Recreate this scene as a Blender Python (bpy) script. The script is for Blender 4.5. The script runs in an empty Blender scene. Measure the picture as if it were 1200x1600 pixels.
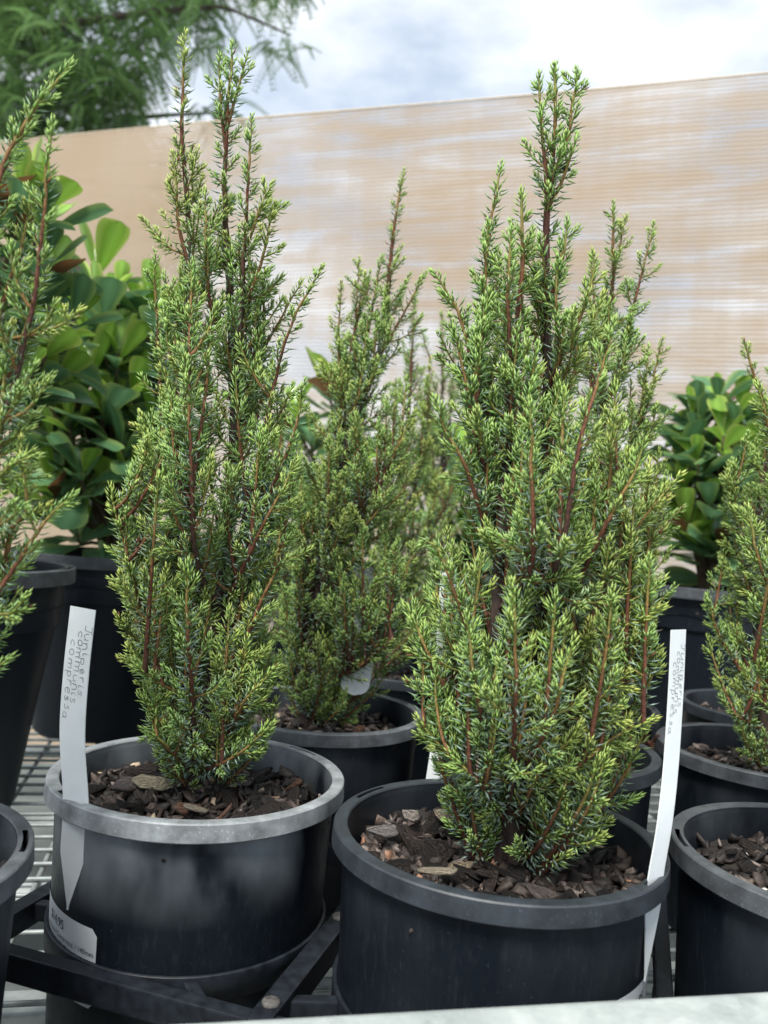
import bpy, bmesh, math, random
import numpy as np
from mathutils import Vector, Matrix, noise as mnoise

R_ = math.radians
scene = bpy.context.scene
col = scene.collection
CAMZ = 1.10                      # the lens is 1.10 m above the ground
FPX, PITCH, ROLL = 1300.0, R_(0.7), R_(4.3)
# ------------------------------------------------------------------ camera
cd = bpy.data.cameras.new('camera')
cam = bpy.data.objects.new('camera', cd); col.objects.link(cam); scene.camera = cam
cd.sensor_fit = 'VERTICAL'; cd.sensor_height = 36.0; cd.sensor_width = 27.0
cd.lens = 36.0 * FPX / 1600.0
cd.clip_start = 0.01; cd.clip_end = 2000
_F = Vector((0, math.cos(PITCH), math.sin(PITCH))); _U = Vector((0, -math.sin(PITCH), math.cos(PITCH))); _R = Vector((1, 0, 0))
_right = _R * math.cos(ROLL) + _U * math.sin(ROLL); _up = _U * math.cos(ROLL) - _R * math.sin(ROLL)
m = Matrix.Identity(4)
for i in range(3):
    m[i][0] = _right[i]; m[i][1] = _up[i]; m[i][2] = -_F[i]
m[2][3] = CAMZ
cam.matrix_world = m
cd.dof.use_dof = True; cd.dof.focus_distance = 0.41; cd.dof.aperture_fstop = 29.25 / 2.4
# ------------------------------------------------------------------ sky, sun, exposure
SUN_EL, SUN_AZ = 58.0, 205.0     # azimuth clockwise from +Y: behind the lens, a little to the left
w = bpy.data.worlds.new('World'); scene.world = w; w.use_nodes = True
nt = w.node_tree; nt.nodes.clear()
def N(t, nt, **k):
    n = nt.nodes.new(t)
    for a, b in k.items(): setattr(n, a, b)
    return n
out = N('ShaderNodeOutputWorld', nt); bg = N('ShaderNodeBackground', nt)
sky = N('ShaderNodeTexSky', nt, sky_type='NISHITA', sun_disc=False)
sky.sun_elevation = R_(SUN_EL); sky.sun_rotation = R_(SUN_AZ); sky.air_density = 1.0; sky.dust_density = 2.0
tc = N('ShaderNodeTexCoord', nt); mp = N('ShaderNodeMapping', nt)
mp.inputs['Scale'].default_value = (1.0, 1.0, 2.0); mp.inputs['Location'].default_value = (0.37, 0.1, 0.23)
n1 = N('ShaderNodeTexNoise', nt); n1.inputs['Scale'].default_value = 4.6; n1.inputs['Detail'].default_value = 7; n1.inputs['Roughness'].default_value = 0.52
cr = N('ShaderNodeValToRGB', nt)
cr.color_ramp.elements[0].position = 0.38; cr.color_ramp.elements[0].color = (0.50, 0.58, 0.69, 1)
cr.color_ramp.elements[1].position = 0.60; cr.color_ramp.elements[1].color = (1.0, 1.03, 1.05, 1)
gain = N('ShaderNodeVectorMath', nt, operation='SCALE'); gain.inputs['Scale'].default_value = 2.95
mx = N('ShaderNodeMix', nt, data_type='RGBA'); mx.inputs[0].default_value = 0.86
bg.inputs['Strength'].default_value = 0.10
L = nt.links.new
L(tc.outputs['Generated'], mp.inputs[0]); L(mp.outputs[0], n1.inputs['Vector']); L(n1.outputs[0], cr.inputs[0])
L(cr.outputs[0], gain.inputs[0]); L(sky.outputs[0], mx.inputs[6]); L(gain.outputs[0], mx.inputs[7]); L(mx.outputs[2], bg.inputs['Color']); L(bg.outputs[0], out.inputs[0])
sl = bpy.data.lights.new('sun', 'SUN'); sl.energy = 1.5; sl.angle = R_(22); sl.color = (1.0, 0.96, 0.90)
so = bpy.data.objects.new('sun', sl); col.objects.link(so)
_d = Vector((math.sin(R_(SUN_AZ)) * math.cos(R_(SUN_EL)), math.cos(R_(SUN_AZ)) * math.cos(R_(SUN_EL)), math.sin(R_(SUN_EL))))
so.rotation_euler = _d.to_track_quat('Z', 'Y').to_euler()
scene.view_settings.view_transform = 'Standard'; scene.view_settings.look = 'None'
scene.view_settings.gamma = 1.0; scene.view_settings.use_curve_mapping = False
scene.view_settings.exposure = 2.0
scene.render.engine = 'CYCLES'; scene.cycles.max_bounces = 8; scene.cycles.transparent_max_bounces = 12

# ------------------------------------------------------------------ helpers: surveying
# Sizes and places were surveyed from sight lines: a sight line met with a known level or a known distance gives a point in metres.
def sight(px, py):
    a = (px - 600) / FPX; b = (py - 800) / FPX
    c, s = math.cos(ROLL), math.sin(ROLL)
    x = a * c + b * s; y = -a * s + b * c
    c, s = math.cos(PITCH), math.sin(PITCH)
    return np.array([x, c + s * y, s - c * y])
def at_dist(px, py, Y):
    r = sight(px, py); p = r * (Y / r[1]); return np.array([p[0], p[1], p[2] + CAMZ])
def at_level(px, py, z):
    r = sight(px, py); p = r * ((z - CAMZ) / r[2]); return np.array([p[0], p[1], p[2] + CAMZ])
RIM_Z = CAMZ - 0.137             # rims of the small pots
DECK_Z = CAMZ - 0.262            # wire deck of the bench
SOIL = 0.016

# ------------------------------------------------------------------ helpers: objects
def tag(o, label, cat, group=None, kind=None):
    group = group or {'potted juniper': 'potted junipers on the bench', 'potted shrub': 'potted broad-leaved shrubs at the back of the bench', 'label': 'plant labels stuck in the pots'}.get(cat)
    if label: o['label'] = label
    if cat: o['category'] = cat
    if group: o['group'] = group
    if kind: o['kind'] = kind
    return o
def empty(name, loc=(0, 0, 0)):
    o = bpy.data.objects.new(name, None); o.empty_display_size = 0.02; o.location = loc; col.objects.link(o); return o
def link(name, me, mat=None, parent=None, kind=None):
    o = bpy.data.objects.new(name, me); col.objects.link(o)
    if mat is not None and len(me.materials) == 0: me.materials.append(mat)
    if parent is not None:
        o.parent = parent
        o.matrix_parent_inverse = Matrix.Translation(-parent_world(parent))
    if kind: o['kind'] = kind
    return o
def parent_world(p):
    v = Vector((0, 0, 0))
    while p is not None:
        v += p.location; p = p.parent if (p.parent is None or p.parent.type == 'EMPTY') else p.parent
    return v
def mesh_np(name, V, F, smooth=False):
    """V (n,3) float, F (m,k) int: every face with k corners"""
    V = np.asarray(V, np.float32); F = np.asarray(F, np.int32)
    me = bpy.data.meshes.new(name)
    me.vertices.add(len(V)); me.vertices.foreach_set('co', V.ravel())
    k = F.shape[1]
    me.loops.add(F.size); me.loops.foreach_set('vertex_index', F.ravel())
    me.polygons.add(len(F)); me.polygons.foreach_set('loop_start', np.arange(0, F.size, k, dtype=np.int32))
    if smooth: me.polygons.foreach_set('use_smooth', np.ones(len(F), bool))
    me.update(calc_edges=True)
    return me
def mesh_py(name, V, F, smooth=False):
    me = bpy.data.meshes.new(name); me.from_pydata([tuple(v) for v in V], [], F)
    if smooth: me.polygons.foreach_set('use_smooth', [True] * len(me.polygons))
    me.update(); return me
def col_attr(me, name, C, domain='POINT'):
    a = me.attributes.new(name, 'FLOAT_COLOR', domain)
    C = np.asarray(C, np.float32)
    if C.shape[1] == 3: C = np.concatenate([C, np.ones((len(C), 1), np.float32)], 1)
    a.data.foreach_set('color', C.ravel())
def flt_attr(me, name, C, domain='FACE'):
    a = me.attributes.new(name, 'FLOAT', domain); a.data.foreach_set('value', np.asarray(C, np.float32))
def box_mesh(name, c, size, ax=None, bevel=0.0):
    bm = bmesh.new(); bmesh.ops.create_cube(bm, size=1.0)
    for v in bm.verts: v.co = Vector((v.co.x * size[0], v.co.y * size[1], v.co.z * size[2]))
    if bevel: bmesh.ops.bevel(bm, geom=list(bm.edges), offset=bevel, segments=2, affect='EDGES', profile=0.6)
    if ax is not None:
        M = Matrix.Rotation(ax, 4, 'Z'); bmesh.ops.transform(bm, matrix=M, verts=bm.verts)
    bmesh.ops.translate(bm, vec=Vector(c), verts=bm.verts)
    me = bpy.data.meshes.new(name); bm.to_mesh(me); bm.free(); return me
def revolve(prof, n, c, skip=None, closed=False):
    V = []; Fc = []
    for (r, z) in prof:
        for i in range(n):
            a = 2 * math.pi * i / n; V.append((c[0] + r * math.cos(a), c[1] + r * math.sin(a), c[2] + z))
    for j in range(len(prof) - 1):
        for i in range(n):
            if skip and skip(j, (i + .5) / n * 360.0): continue
            k = (i + 1) % n
            Fc.append((j * n + i, j * n + k, (j + 1) * n + k, (j + 1) * n + i))
    return V, Fc
def tube(path, radii, sides=6, cap=True):
    P = np.asarray(path, float); n = len(P)
    T = np.gradient(P, axis=0); T /= np.linalg.norm(T, axis=1)[:, None] + 1e-12
    V = []; up = np.array([0.3, 0.9, 0.1]);
    a = np.cross(T[0], up); a /= np.linalg.norm(a) + 1e-12
    for i in range(n):
        a = a - T[i] * a.dot(T[i]); a /= np.linalg.norm(a) + 1e-12; b = np.cross(T[i], a)
        for s in range(sides):
            q = 2 * math.pi * s / sides; V.append(P[i] + radii[i] * (math.cos(q) * a + math.sin(q) * b))
    Fc = [(i * sides + s, i * sides + (s + 1) % sides, (i + 1) * sides + (s + 1) % sides, (i + 1) * sides + s) for i in range(n - 1) for s in range(sides)]
    return np.array(V), np.array(Fc)
class Soup:
    def __init__(s): s.V = []; s.F = []; s.C = []; s.n = 0
    def add(s, V, F, C=None):
        V = np.asarray(V, float); F = np.asarray(F, int)
        s.V.append(V); s.F.append(F + s.n); s.n += len(V)
        if C is not None: s.C.append(np.broadcast_to(np.asarray(C, float), (len(V), 3)))
    def mesh(s, name, smooth=False):
        me = mesh_np(name, np.concatenate(s.V), np.concatenate(s.F), smooth)
        if s.C: col_attr(me, 'tint', np.concatenate(s.C))
        return me

# ------------------------------------------------------------------ helpers: materials
def new_mat(name):
    mt = bpy.data.materials.new(name); mt.use_nodes = True; t = mt.node_tree
    return mt, t, t.nodes['Principled BSDF'], t.nodes['Material Output']
def rgb(c): return (c[0], c[1], c[2], 1.0)
def tex(t, scale, detail=4, rough=.55, coord='Object', stretch=None, dist=0.0):
    tcn = N('ShaderNodeTexCoord', t); n = N('ShaderNodeTexNoise', t)
    n.inputs['Scale'].default_value = scale; n.inputs['Detail'].default_value = detail; n.inputs['Roughness'].default_value = rough; n.inputs['Distortion'].default_value = dist
    if stretch:
        mpn = N('ShaderNodeMapping', t); mpn.inputs['Scale'].default_value = stretch
        t.links.new(tcn.outputs[coord], mpn.inputs[0]); t.links.new(mpn.outputs[0], n.inputs['Vector'])
    else: t.links.new(tcn.outputs[coord], n.inputs['Vector'])
    return n
def ramp(t, src, stops):
    r = N('ShaderNodeValToRGB', t)
    while len(r.color_ramp.elements) < len(stops): r.color_ramp.elements.new(0.5)
    for e, (p, c) in zip(r.color_ramp.elements, stops):
        e.position = p; e.color = rgb(c) if hasattr(c, '__len__') else (c, c, c, 1)
    t.links.new(src, r.inputs[0]); return r
def mixc(t, fac, a, b, blend='MIX'):
    x = N('ShaderNodeMix', t, data_type='RGBA', blend_type=blend)
    for s, v in ((0, fac), (6, a), (7, b)):
        if isinstance(v, (int, float)): x.inputs[s].default_value = v
        elif isinstance(v, tuple): x.inputs[s].default_value = rgb(v)
        else: t.links.new(v, x.inputs[s])
    return x.outputs[2]
def mth(t, op, a, b=None, clamp=False):
    x = N('ShaderNodeMath', t, operation=op, use_clamp=clamp)
    for s, v in ((0, a), (1, b)):
        if v is None: continue
        if isinstance(v, (int, float)): x.inputs[s].default_value = v
        else: t.links.new(v, x.inputs[s])
    return x.outputs[0]
def bump(t, bs, height, strength=.3, dist=.001):
    b = N('ShaderNodeBump', t); b.inputs['Strength'].default_value = strength; b.inputs['Distance'].default_value = dist
    t.links.new(height, b.inputs['Height']); t.links.new(b.outputs[0], bs.inputs['Normal'])
def plain(name, c, rough=.6, nscale=60, amt=.25, bstr=.2, metallic=0.0, spec=.5, stretch=None):
    mt, t, b, o = new_mat(name)
    n = tex(t, nscale, 5, stretch=stretch)
    lo = tuple(x * (1 - amt) for x in c); hi = tuple(min(1, x * (1 + amt)) for x in c)
    r = ramp(t, n.outputs[0], [(.3, lo), (.7, hi)])
    t.links.new(r.outputs[0], b.inputs['Base Color']); b.inputs['Roughness'].default_value = rough
    b.inputs['Metallic'].default_value = metallic; b.inputs['Specular IOR Level'].default_value = spec
    if bstr: bump(t, b, n.outputs[0], bstr)
    return mt
def leafy(name, rough=.5, trans=.25, bloom=True):
    """colour comes from the tint the leaf itself has; upper needle faces carry a pale waxy bloom"""
    mt, t, b, o = new_mat(name)
    a = N('ShaderNodeAttribute', t, attribute_name='tint'); c = a.outputs['Color']
    if bloom:
        f = N('ShaderNodeAttribute', t, attribute_name='bloom'); c = mixc(t, f.outputs['Fac'], c, (.52, .66, .62))
    t.links.new(c, b.inputs['Base Color']); b.inputs['Roughness'].default_value = rough
    tr = N('ShaderNodeBsdfTranslucent', t); t.links.new(c, tr.inputs['Color'])
    ms = N('ShaderNodeMixShader', t); ms.inputs[0].default_value = trans
    t.links.new(b.outputs[0], ms.inputs[1]); t.links.new(tr.outputs[0], ms.inputs[2]); t.links.new(ms.outputs[0], o.inputs['Surface'])
    return mt
def tinted(name, rough=.8, nscale=300, bstr=.5, dist=.0006, spec=.3, stretch=None):
    mt, t, b, o = new_mat(name)
    a = N('ShaderNodeAttribute', t, attribute_name='tint'); n = tex(t, nscale, 5, stretch=stretch)
    v = ramp(t, n.outputs[0], [(.3, .55), (.72, 1.35)])
    t.links.new(mixc(t, 1.0, a.outputs['Color'], v.outputs[0], 'MULTIPLY'), b.inputs['Base Color'])
    b.inputs['Roughness'].default_value = rough; b.inputs['Specular IOR Level'].default_value = spec
    bump(t, b, n.outputs[0], bstr, dist); return mt
def pot_plastic(name, chalk, seed, chalk_col=(.34, .385, .42), top=0.0, depth=.05):
    """black moulded plastic, weathered to a chalky grey in patches that run down from the rim"""
    mt, t, b, o = new_mat(name)
    n = tex(t, 17, 4, .5, stretch=(1, 1, .6))
    fine = tex(t, 420, 4, .6, stretch=(1, 1, .25)); sp = tex(t, 900, 2, .5)
    ge = N('ShaderNodeTexCoord', t); sx = N('ShaderNodeSeparateXYZ', t); t.links.new(ge.outputs['Object'], sx.inputs[0])
    h = N('ShaderNodeMapRange', t); h.inputs[1].default_value = top - depth; h.inputs[2].default_value = top - .004; t.links.new(sx.outputs[2], h.inputs[0])
    patch = ramp(t, n.outputs[0], [(.42, 0.0), (.67, 1.0)])
    k = mth(t, 'MULTIPLY', mth(t, 'MULTIPLY', patch.outputs[0], h.outputs[0]), chalk, True)
    scr = ramp(t, fine.outputs[0], [(.55, 0.0), (.8, .22)]); dots = ramp(t, sp.outputs[0], [(.68, 0.0), (.74, .5)])
    base = mixc(t, k, (.0052, .0085, .0135), chalk_col)
    base = mixc(t, mth(t, 'MAXIMUM', scr.outputs[0], dots.outputs[0]), base, (.045, .055, .066))
    t.links.new(base, b.inputs['Base Color'])
    rr = ramp(t, fine.outputs[0], [(.3, .36), (.7, .52)]); t.links.new(rr.outputs[0], b.inputs['Roughness'])
    b.inputs['Specular IOR Level'].default_value = .34
    bump(t, b, fine.outputs[0], .08, .0005); return mt
def rim_plastic(name, c, amt=.5):
    mt, t, b, o = new_mat(name)
    n = tex(t, 90, 6, .6); n2 = tex(t, 700, 3, .6)
    r = ramp(t, n.outputs[0], [(.30, tuple(x * (1 - amt) for x in c)), (.55, c), (.75, tuple(min(.8, x * (1 + amt)) for x in c))])
    sc = ramp(t, n2.outputs[0], [(.62, 0.0), (.72, .5)])
    t.links.new(mixc(t, sc.outputs[0], r.outputs[0], tuple(min(.6, x * 2.2 + .02) for x in c)), b.inputs['Base Color'])
    b.inputs['Roughness'].default_value = .5; bump(t, b, n2.outputs[0], .15, .0005); return mt

M = {}
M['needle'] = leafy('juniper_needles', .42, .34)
M['leaf'] = leafy('glossy_leaves', .24, .28, False)
M['stem'] = tinted('juniper_stems', .75, 700, .5)
M['bark'] = tinted('juniper_bark', .9, 420, .9, .0012, stretch=(1, 1, .35))
M['chip'] = tinted('bark_mulch', .62, 9, .9, .06, .45, stretch=(.5, 1, 3.0))
M['mulch'] = tinted('fine_bark', .66, 700, .8, .0006, .45)
M['soil'] = plain('potting_mix', (.016, .012, .010), .95, 500, .6, .9)
M['tagw'] = plain('white_tag_plastic', (.72, .765, .775), .42, 120, .04, .03)
M['ink'] = plain('pencil', (.19, .195, .21), .6, 400, .2, 0)
M['paper'] = plain('sticker_paper', (.66, .70, .73), .4, 80, .05, .02)
M['print'] = plain('black_print', (.012, .012, .014), .5, 200, .1, 0)
M['tray'] = plain('tray_plastic', (.010, .013, .018), .48, 160, .6, .1, spec=.35)
M['traywear'] = plain('scuffed_tray_plastic', (.075, .072, .068), .7, 500, .5, .2)
M['galv'] = None
mt, t, b, o = new_mat('galvanised_steel')
v = N('ShaderNodeTexVoronoi', t); v.inputs['Scale'].default_value = 140; tcn = N('ShaderNodeTexCoord', t); t.links.new(tcn.outputs['Object'], v.inputs['Vector'])
n = tex(t, 45, 6, .65)
mxn = mixc(t, .25, ramp(t, n.outputs[0], [(.32, (.24, .275, .27)), (.62, (.43, .47, .455))]).outputs[0], ramp(t, v.outputs['Color'], [(.1, (.26, .295, .285)), (.9, (.48, .515, .50))]).outputs[0])
t.links.new(mxn, b.inputs['Base Color']); b.inputs['Roughness'].default_value = .62; b.inputs['Metallic'].default_value = .15
bump(t, b, n.outputs[0], .15, .0005); M['galv'] = mt
M['wire'] = plain('zinc_wire', (.22, .25, .245), .5, 90, .3, .1, metallic=.3)
M['ground'] = plain('concrete_yard', (.21, .215, .21), .9, 9, .22, .3)
M['treebark'] = plain('tree_bark', (.07, .055, .045), .9, 18, .4, .8, stretch=(1, 1, .3))
M['post'] = plain('timber_post', (.20, .15, .10), .8, 30, .3, .4, stretch=(1, 1, .1))

# ================================================================== THE SETTING
gm = mesh_np('ground', [(-400, -400, 0), (400, -400, 0), (400, 400, 0), (-400, 400, 0)], [(0, 1, 2, 3)])
g = link('ground', gm, M['ground']); tag(g, 'pale grey concrete yard under the bench', None, kind='structure')

# ------------------------------------------------------------------ shade cloth screen
mt, t, b, o = new_mat('knitted_shade_cloth')
uv = N('ShaderNodeAttribute', t, attribute_name='cloth'); vec = uv.outputs['Vector']
wn = N('ShaderNodeTexNoise', t); wn.inputs['Scale'].default_value = 3.5; wn.inputs['Detail'].default_value = 3; t.links.new(vec, wn.inputs['Vector'])
wsc = N('ShaderNodeVectorMath', t, operation='SCALE'); wsc.inputs['Scale'].default_value = .010; t.links.new(wn.outputs['Color'], wsc.inputs[0])
wad = N('ShaderNodeVectorMath', t, operation='ADD'); t.links.new(vec, wad.inputs[0]); t.links.new(wsc.outputs[0], wad.inputs[1]); warped = wad.outputs[0]
def wave(scale, axis, dist=0.0):
    wv = N('ShaderNodeTexWave', t, wave_type='BANDS', bands_direction=axis, wave_profile='SIN')
    wv.inputs['Scale'].default_value = scale; wv.inputs['Distortion'].default_value = dist; wv.inputs['Detail'].default_value = 2
    t.links.new(warped, wv.inputs['Vector']); return wv.outputs['Fac']
rows = wave(math.pi / 10 / .0090, 'Y', .3); cols_ = wave(math.pi / 10 / .006, 'X', .5)
def nz(scale, st, detail=4, dist=0.):
    mpn = N('ShaderNodeMapping', t); mpn.inputs['Scale'].default_value = st; t.links.new(vec, mpn.inputs[0])
    q = N('ShaderNodeTexNoise', t); q.inputs['Scale'].default_value = scale; q.inputs['Detail'].default_value = detail; q.inputs['Distortion'].default_value = dist
    t.links.new(mpn.outputs[0], q.inputs['Vector']); return q.outputs[0]
band = nz(7.0, (.38, 2.6, 1), 6, 1.1); patchy = nz(2.1, (.8, 1.0, 1), 3, .4); streak = nz(9, (2.5, .25, 1), 3)
op = mth(t, 'ADD', mth(t, 'MULTIPLY', band, .62), mth(t, 'ADD', mth(t, 'MULTIPLY', patchy, .28), mth(t, 'MULTIPLY', streak, .22)))
sxy = N('ShaderNodeSeparateXYZ', t); t.links.new(vec, sxy.inputs[0]); side = N('ShaderNodeMapRange', t, interpolation_type='SMOOTHSTEP'); t.links.new(sxy.outputs[0], side.inputs[0])
side.inputs[1].default_value = .30; side.inputs[2].default_value = .90; side.inputs[3].default_value = .10; side.inputs[4].default_value = 1.0   # holes close up towards the left end
openness = mth(t, 'MULTIPLY', ramp(t, op, [(.44, .08), (.54, .28), (.65, .70)]).outputs[0], side.outputs[0])        # where the two layers' holes line up
weave = mth(t, 'MULTIPLY', ramp(t, rows, [(.25, .40), (.75, 1.25)]).outputs[0], ramp(t, cols_, [(.2, .75), (.8, 1.1)]).outputs[0])
hole = mth(t, 'MULTIPLY', openness, weave, True)
yarn = mixc(t, ramp(t, patchy, [(.35, 0.0), (.65, 1.0)]).outputs[0], (.47, .355, .235), (.54, .445, .345))
yarn = mixc(t, mth(t, 'MULTIPLY', ramp(t, rows, [(.2, 1.0), (.7, 0.0)]).outputs[0], .38), yarn, (.27, .195, .125))
t.links.new(yarn, b.inputs['Base Color']); b.inputs['Roughness'].default_value = .7
tr = N('ShaderNodeBsdfTranslucent', t); t.links.new(yarn, tr.inputs['Color'])
ms = N('ShaderNodeMixShader', t); ms.inputs[0].default_value = .38; t.links.new(b.outputs[0], ms.inputs[1]); t.links.new(tr.outputs[0], ms.inputs[2])
tp = N('ShaderNodeBsdfTransparent', t); m2 = N('ShaderNodeMixShader', t)
t.links.new(hole, m2.inputs[0]); t.links.new(ms.outputs[0], m2.inputs[1]); t.links.new(tp.outputs[0], m2.inputs[2]); t.links.new(m2.outputs[0], o.inputs['Surface'])
bump(t, b, rows, .4, .001)
M['cloth'] = mt
FA = np.array([-1.115, 2.245]); FB = np.array([.697, 1.643]); fd = (FB - FA) / np.linalg.norm(FB - FA); fn = np.array([fd[1], -fd[0]])
FTOP = CAMZ + .95
nx, nz_ = 140, 44; s0, s1 = -1.6, 3.6
V = []; UV = []
for j in range(nz_ + 1):
    for i in range(nx + 1):
        s = s0 + (s1 - s0) * i / nx; z = .04 + (FTOP - .04) * j / nz_
        q = .012 * mnoise.noise(Vector((s * 1.6, z * 1.2, 3.1))) + .003 * mnoise.noise(Vector((s * 6, z * 2.5, 7)))
        q *= min(1, (FTOP - z) * 4 + .15)
        p = FA + fd * s + fn * q; V.append((p[0], p[1], z + (0 if j < nz_ else .003 * math.sin(s * 3)))); UV.append((s, z, 0))
F_ = [(j * (nx + 1) + i, j * (nx + 1) + i + 1, (j + 1) * (nx + 1) + i + 1, (j + 1) * (nx + 1) + i) for j in range(nz_) for i in range(nx)]
screen = empty('shade_cloth_screen', (FA[0], FA[1], 0))
tag(screen, 'tall tan knitted shade cloth screen stretched behind the nursery bench', 'screen')
cm = mesh_np('cloth', V, F_, True); a = cm.attributes.new('cloth', 'FLOAT_VECTOR', 'POINT'); a.data.foreach_set('vector', np.array(UV, np.float32).ravel())
link('cloth', cm, M['cloth'], screen)
hp = [(*(FA + fd * s), FTOP + .003 * math.sin(s * 3)) for s in np.linspace(s0, s1, 60)]
hv, hf = tube(hp, [.0022] * 60, 8); link('top_hem', mesh_np('hem', hv, hf, True), plain('hem_cord', (.62, .52, .38), .7, 200, .2, .2), screen)
for s in (s0 + .05, s1 - .05):
    p = FA + fd * s - fn * .06; link('post', box_mesh('post', (p[0], p[1], FTOP / 2 - .02), (.09, .09, FTOP - .04), math.atan2(fd[1], fd[0]), .004), M['post'], screen)

# ------------------------------------------------------------------ bench
bd = np.array([.977, .215]); bn = np.array([-.215, .977]); byaw = math.atan2(bd[1], bd[0])
R0 = np.array([.0525, .2675])                      # back edge of the front rail
bench = empty('nursery_bench', (R0[0], R0[1], 0)); tag(bench, 'galvanised steel nursery bench with a wire mesh deck holding all the pots', 'bench')
RT = CAMZ - .150
def bp(s, d): q = R0 + bd * s + bn * d; return q
p = bp(0, -.021); link('front_rail', box_mesh('front_rail', (p[0], p[1], RT - .065), (2.6, .042, .13), byaw, .003), M['galv'], bench)
p = bp(0, 1.18); link('back_rail', box_mesh('back_rail', (p[0], p[1], DECK_Z - .022), (2.6, .03, .04), byaw, .003), M['galv'], bench)
for s in (-1.28, 1.28):
    p = bp(s, .59); link('side_rail', box_mesh('side_rail', (p[0], p[1], DECK_Z - .022), (.03, 1.15, .04), byaw, .003), M['galv'], bench)
for s in (-1.26, 1.26):
    for d in (.01, 1.17):
        p = bp(s, d); link('leg', box_mesh('leg', (p[0], p[1], (DECK_Z - .043) / 2), (.04, .04, DECK_Z - .043), byaw, .003), M['galv'], bench)
p = bp(0, .585); link('lower_shelf', box_mesh('lower_shelf', (p[0], p[1], DECK_Z - .16), (2.48, 1.13, .004), byaw), plain('dull_steel_sheet', (.12, .14, .135), .7, 14, .25, .1), bench)
for d in (.09, .225, .36, .50, .70, .95):
    p = bp(0, d); link('support_bar', box_mesh('support_bar', (p[0], p[1], DECK_Z - .0115), (2.53, .024, .006), byaw, .001), M['galv'], bench)
lw = None
for k in range(46):
    d = .012 + k * .025; p = bp(0, d)
    if lw is None:
        c0 = p; vv, ff = tube([(*bp(-1.26, d), DECK_Z - .0018), (*bp(1.26, d), DECK_Z - .0018)], [.0017] * 2, 6); lw = mesh_np('deck_wire', vv, ff, True); link('deck_wire', lw, M['wire'], bench)
    else:
        q = link('deck_wire', lw, None, bench); q.location = (p[0] - c0[0], p[1] - c0[1], 0)
cw = None
for k in range(51):
    s = -1.25 + k * .05
    if cw is None:
        c0 = bp(s, 0); vv, ff = tube([(*bp(s, .0), DECK_Z - .0055), (*bp(s, 1.17), DECK_Z - .0055)], [.0019] * 2, 6); cw = mesh_np('cross_wire', vv, ff, True); link('cross_wire', cw, M['wire'], bench)
    else:
        q = link('cross_wire', cw, None, bench); p = bp(s, 0); q.location = (p[0] - c0[0], p[1] - c0[1], 0)

# ------------------------------------------------------------------ tree beyond the screen
rng = np.random.default_rng(11)
TY = 6.2
tb = at_dist(-70, 60, TY); tree = empty('feathery_tree', (tb[0], tb[1], 0)); tag(tree, 'tall green tree with fine feathery leaves rising behind the screen', 'tree')
def tp_(px, py, dy=0): return at_dist(px, py, TY + dy)
tk = [(tb[0] - .5, TY, 0), (tb[0] - .45, TY + .02, 1.5), (tb[0] - .35, TY, 3.0), (tb[0] - .25, TY - .03, 4.4), (tb[0] - .1, TY, 6.2)]
vv, ff = tube(tk, [.17, .14, .12, .09, .05], 12); link('trunk', mesh_np('trunk', vv, ff, True), M['treebark'], tree)
limbs = [[(-110, 120, 0), (0, 66, -.2), (110, 36, -.35), (240, 18, -.4), (350, 10, -.3), (455, 55, -.2)],
         [(-130, 260, 0), (0, 200, .3), (150, 190, .5), (260, 180, .5), (360, 175, .4)],
         [(-110, 130, 0), (20, -20, .3), (160, -90, .5), (320, -80, .4)],
         [(-140, 200, 0), (-300, 60, .3), (-480, -60, .5)], [(-100, -60, 0), (0, -240, -.2), (120, -380, -.2)]]
for lb in limbs:
    pts = [tp_(*q) for q in lb]; pts = np.array(pts); ts = np.linspace(0, len(pts) - 1, 24)
    pp = np.stack([np.interp(ts, range(len(pts)), pts[:, k]) for k in range(3)], 1)
    vv, ff = tube(pp, np.linspace(.045, .007, 24), 8); link('limb', mesh_np('limb', vv, ff, True), M['treebark'], tree)
blobs = [(40, 160, 120, .5), (150, 165, 80, .4), (60, 60, 110, .5), (190, 40, 90, .4), (290, 45, 62, .3), (345, 15, 60, .3), (400, 35, 42, .15), (440, 62, 30, .1), (185, 160, 55, .4), (190, 100, 55, .3),
         (340, 175, 36, .3), (385, 170, 24, .2), (0, 120, 140, .6), (-120, 150, 170, .7), (-160, -60, 200, .7), (60, -130, 170, .7), (260, -110, 130, .5), (420, -60, 70, .3), (60, 280, 130, .6), (200, 270, 90, .5), (-150, 330, 150, .6), (90, 420, 150, .6), (200, 420, 110, .5), (120, -330, 180, .6), (-380, 0, 180, .7)]
C3 = []; wt = np.array([q[2] ** 2 for q in blobs], float); wt /= wt.sum()
NF = 8200
fr_base = []
while len(fr_base) < NF:
    q = blobs[rng.choice(len(blobs), p=wt)]
    th = rng.uniform(0, 2 * math.pi); rr = q[2] * math.sqrt(rng.uniform(0, 1))
    p = tp_(q[0] + rr * math.cos(th), q[1] + rr * math.sin(th) * .85, rng.normal(0, q[3]))
    if mnoise.noise(Vector(p * 2.6) + Vector((4, 1, 2))) < -.04: continue
    fr_base.append(p)
LV = []; LC = []
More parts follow.
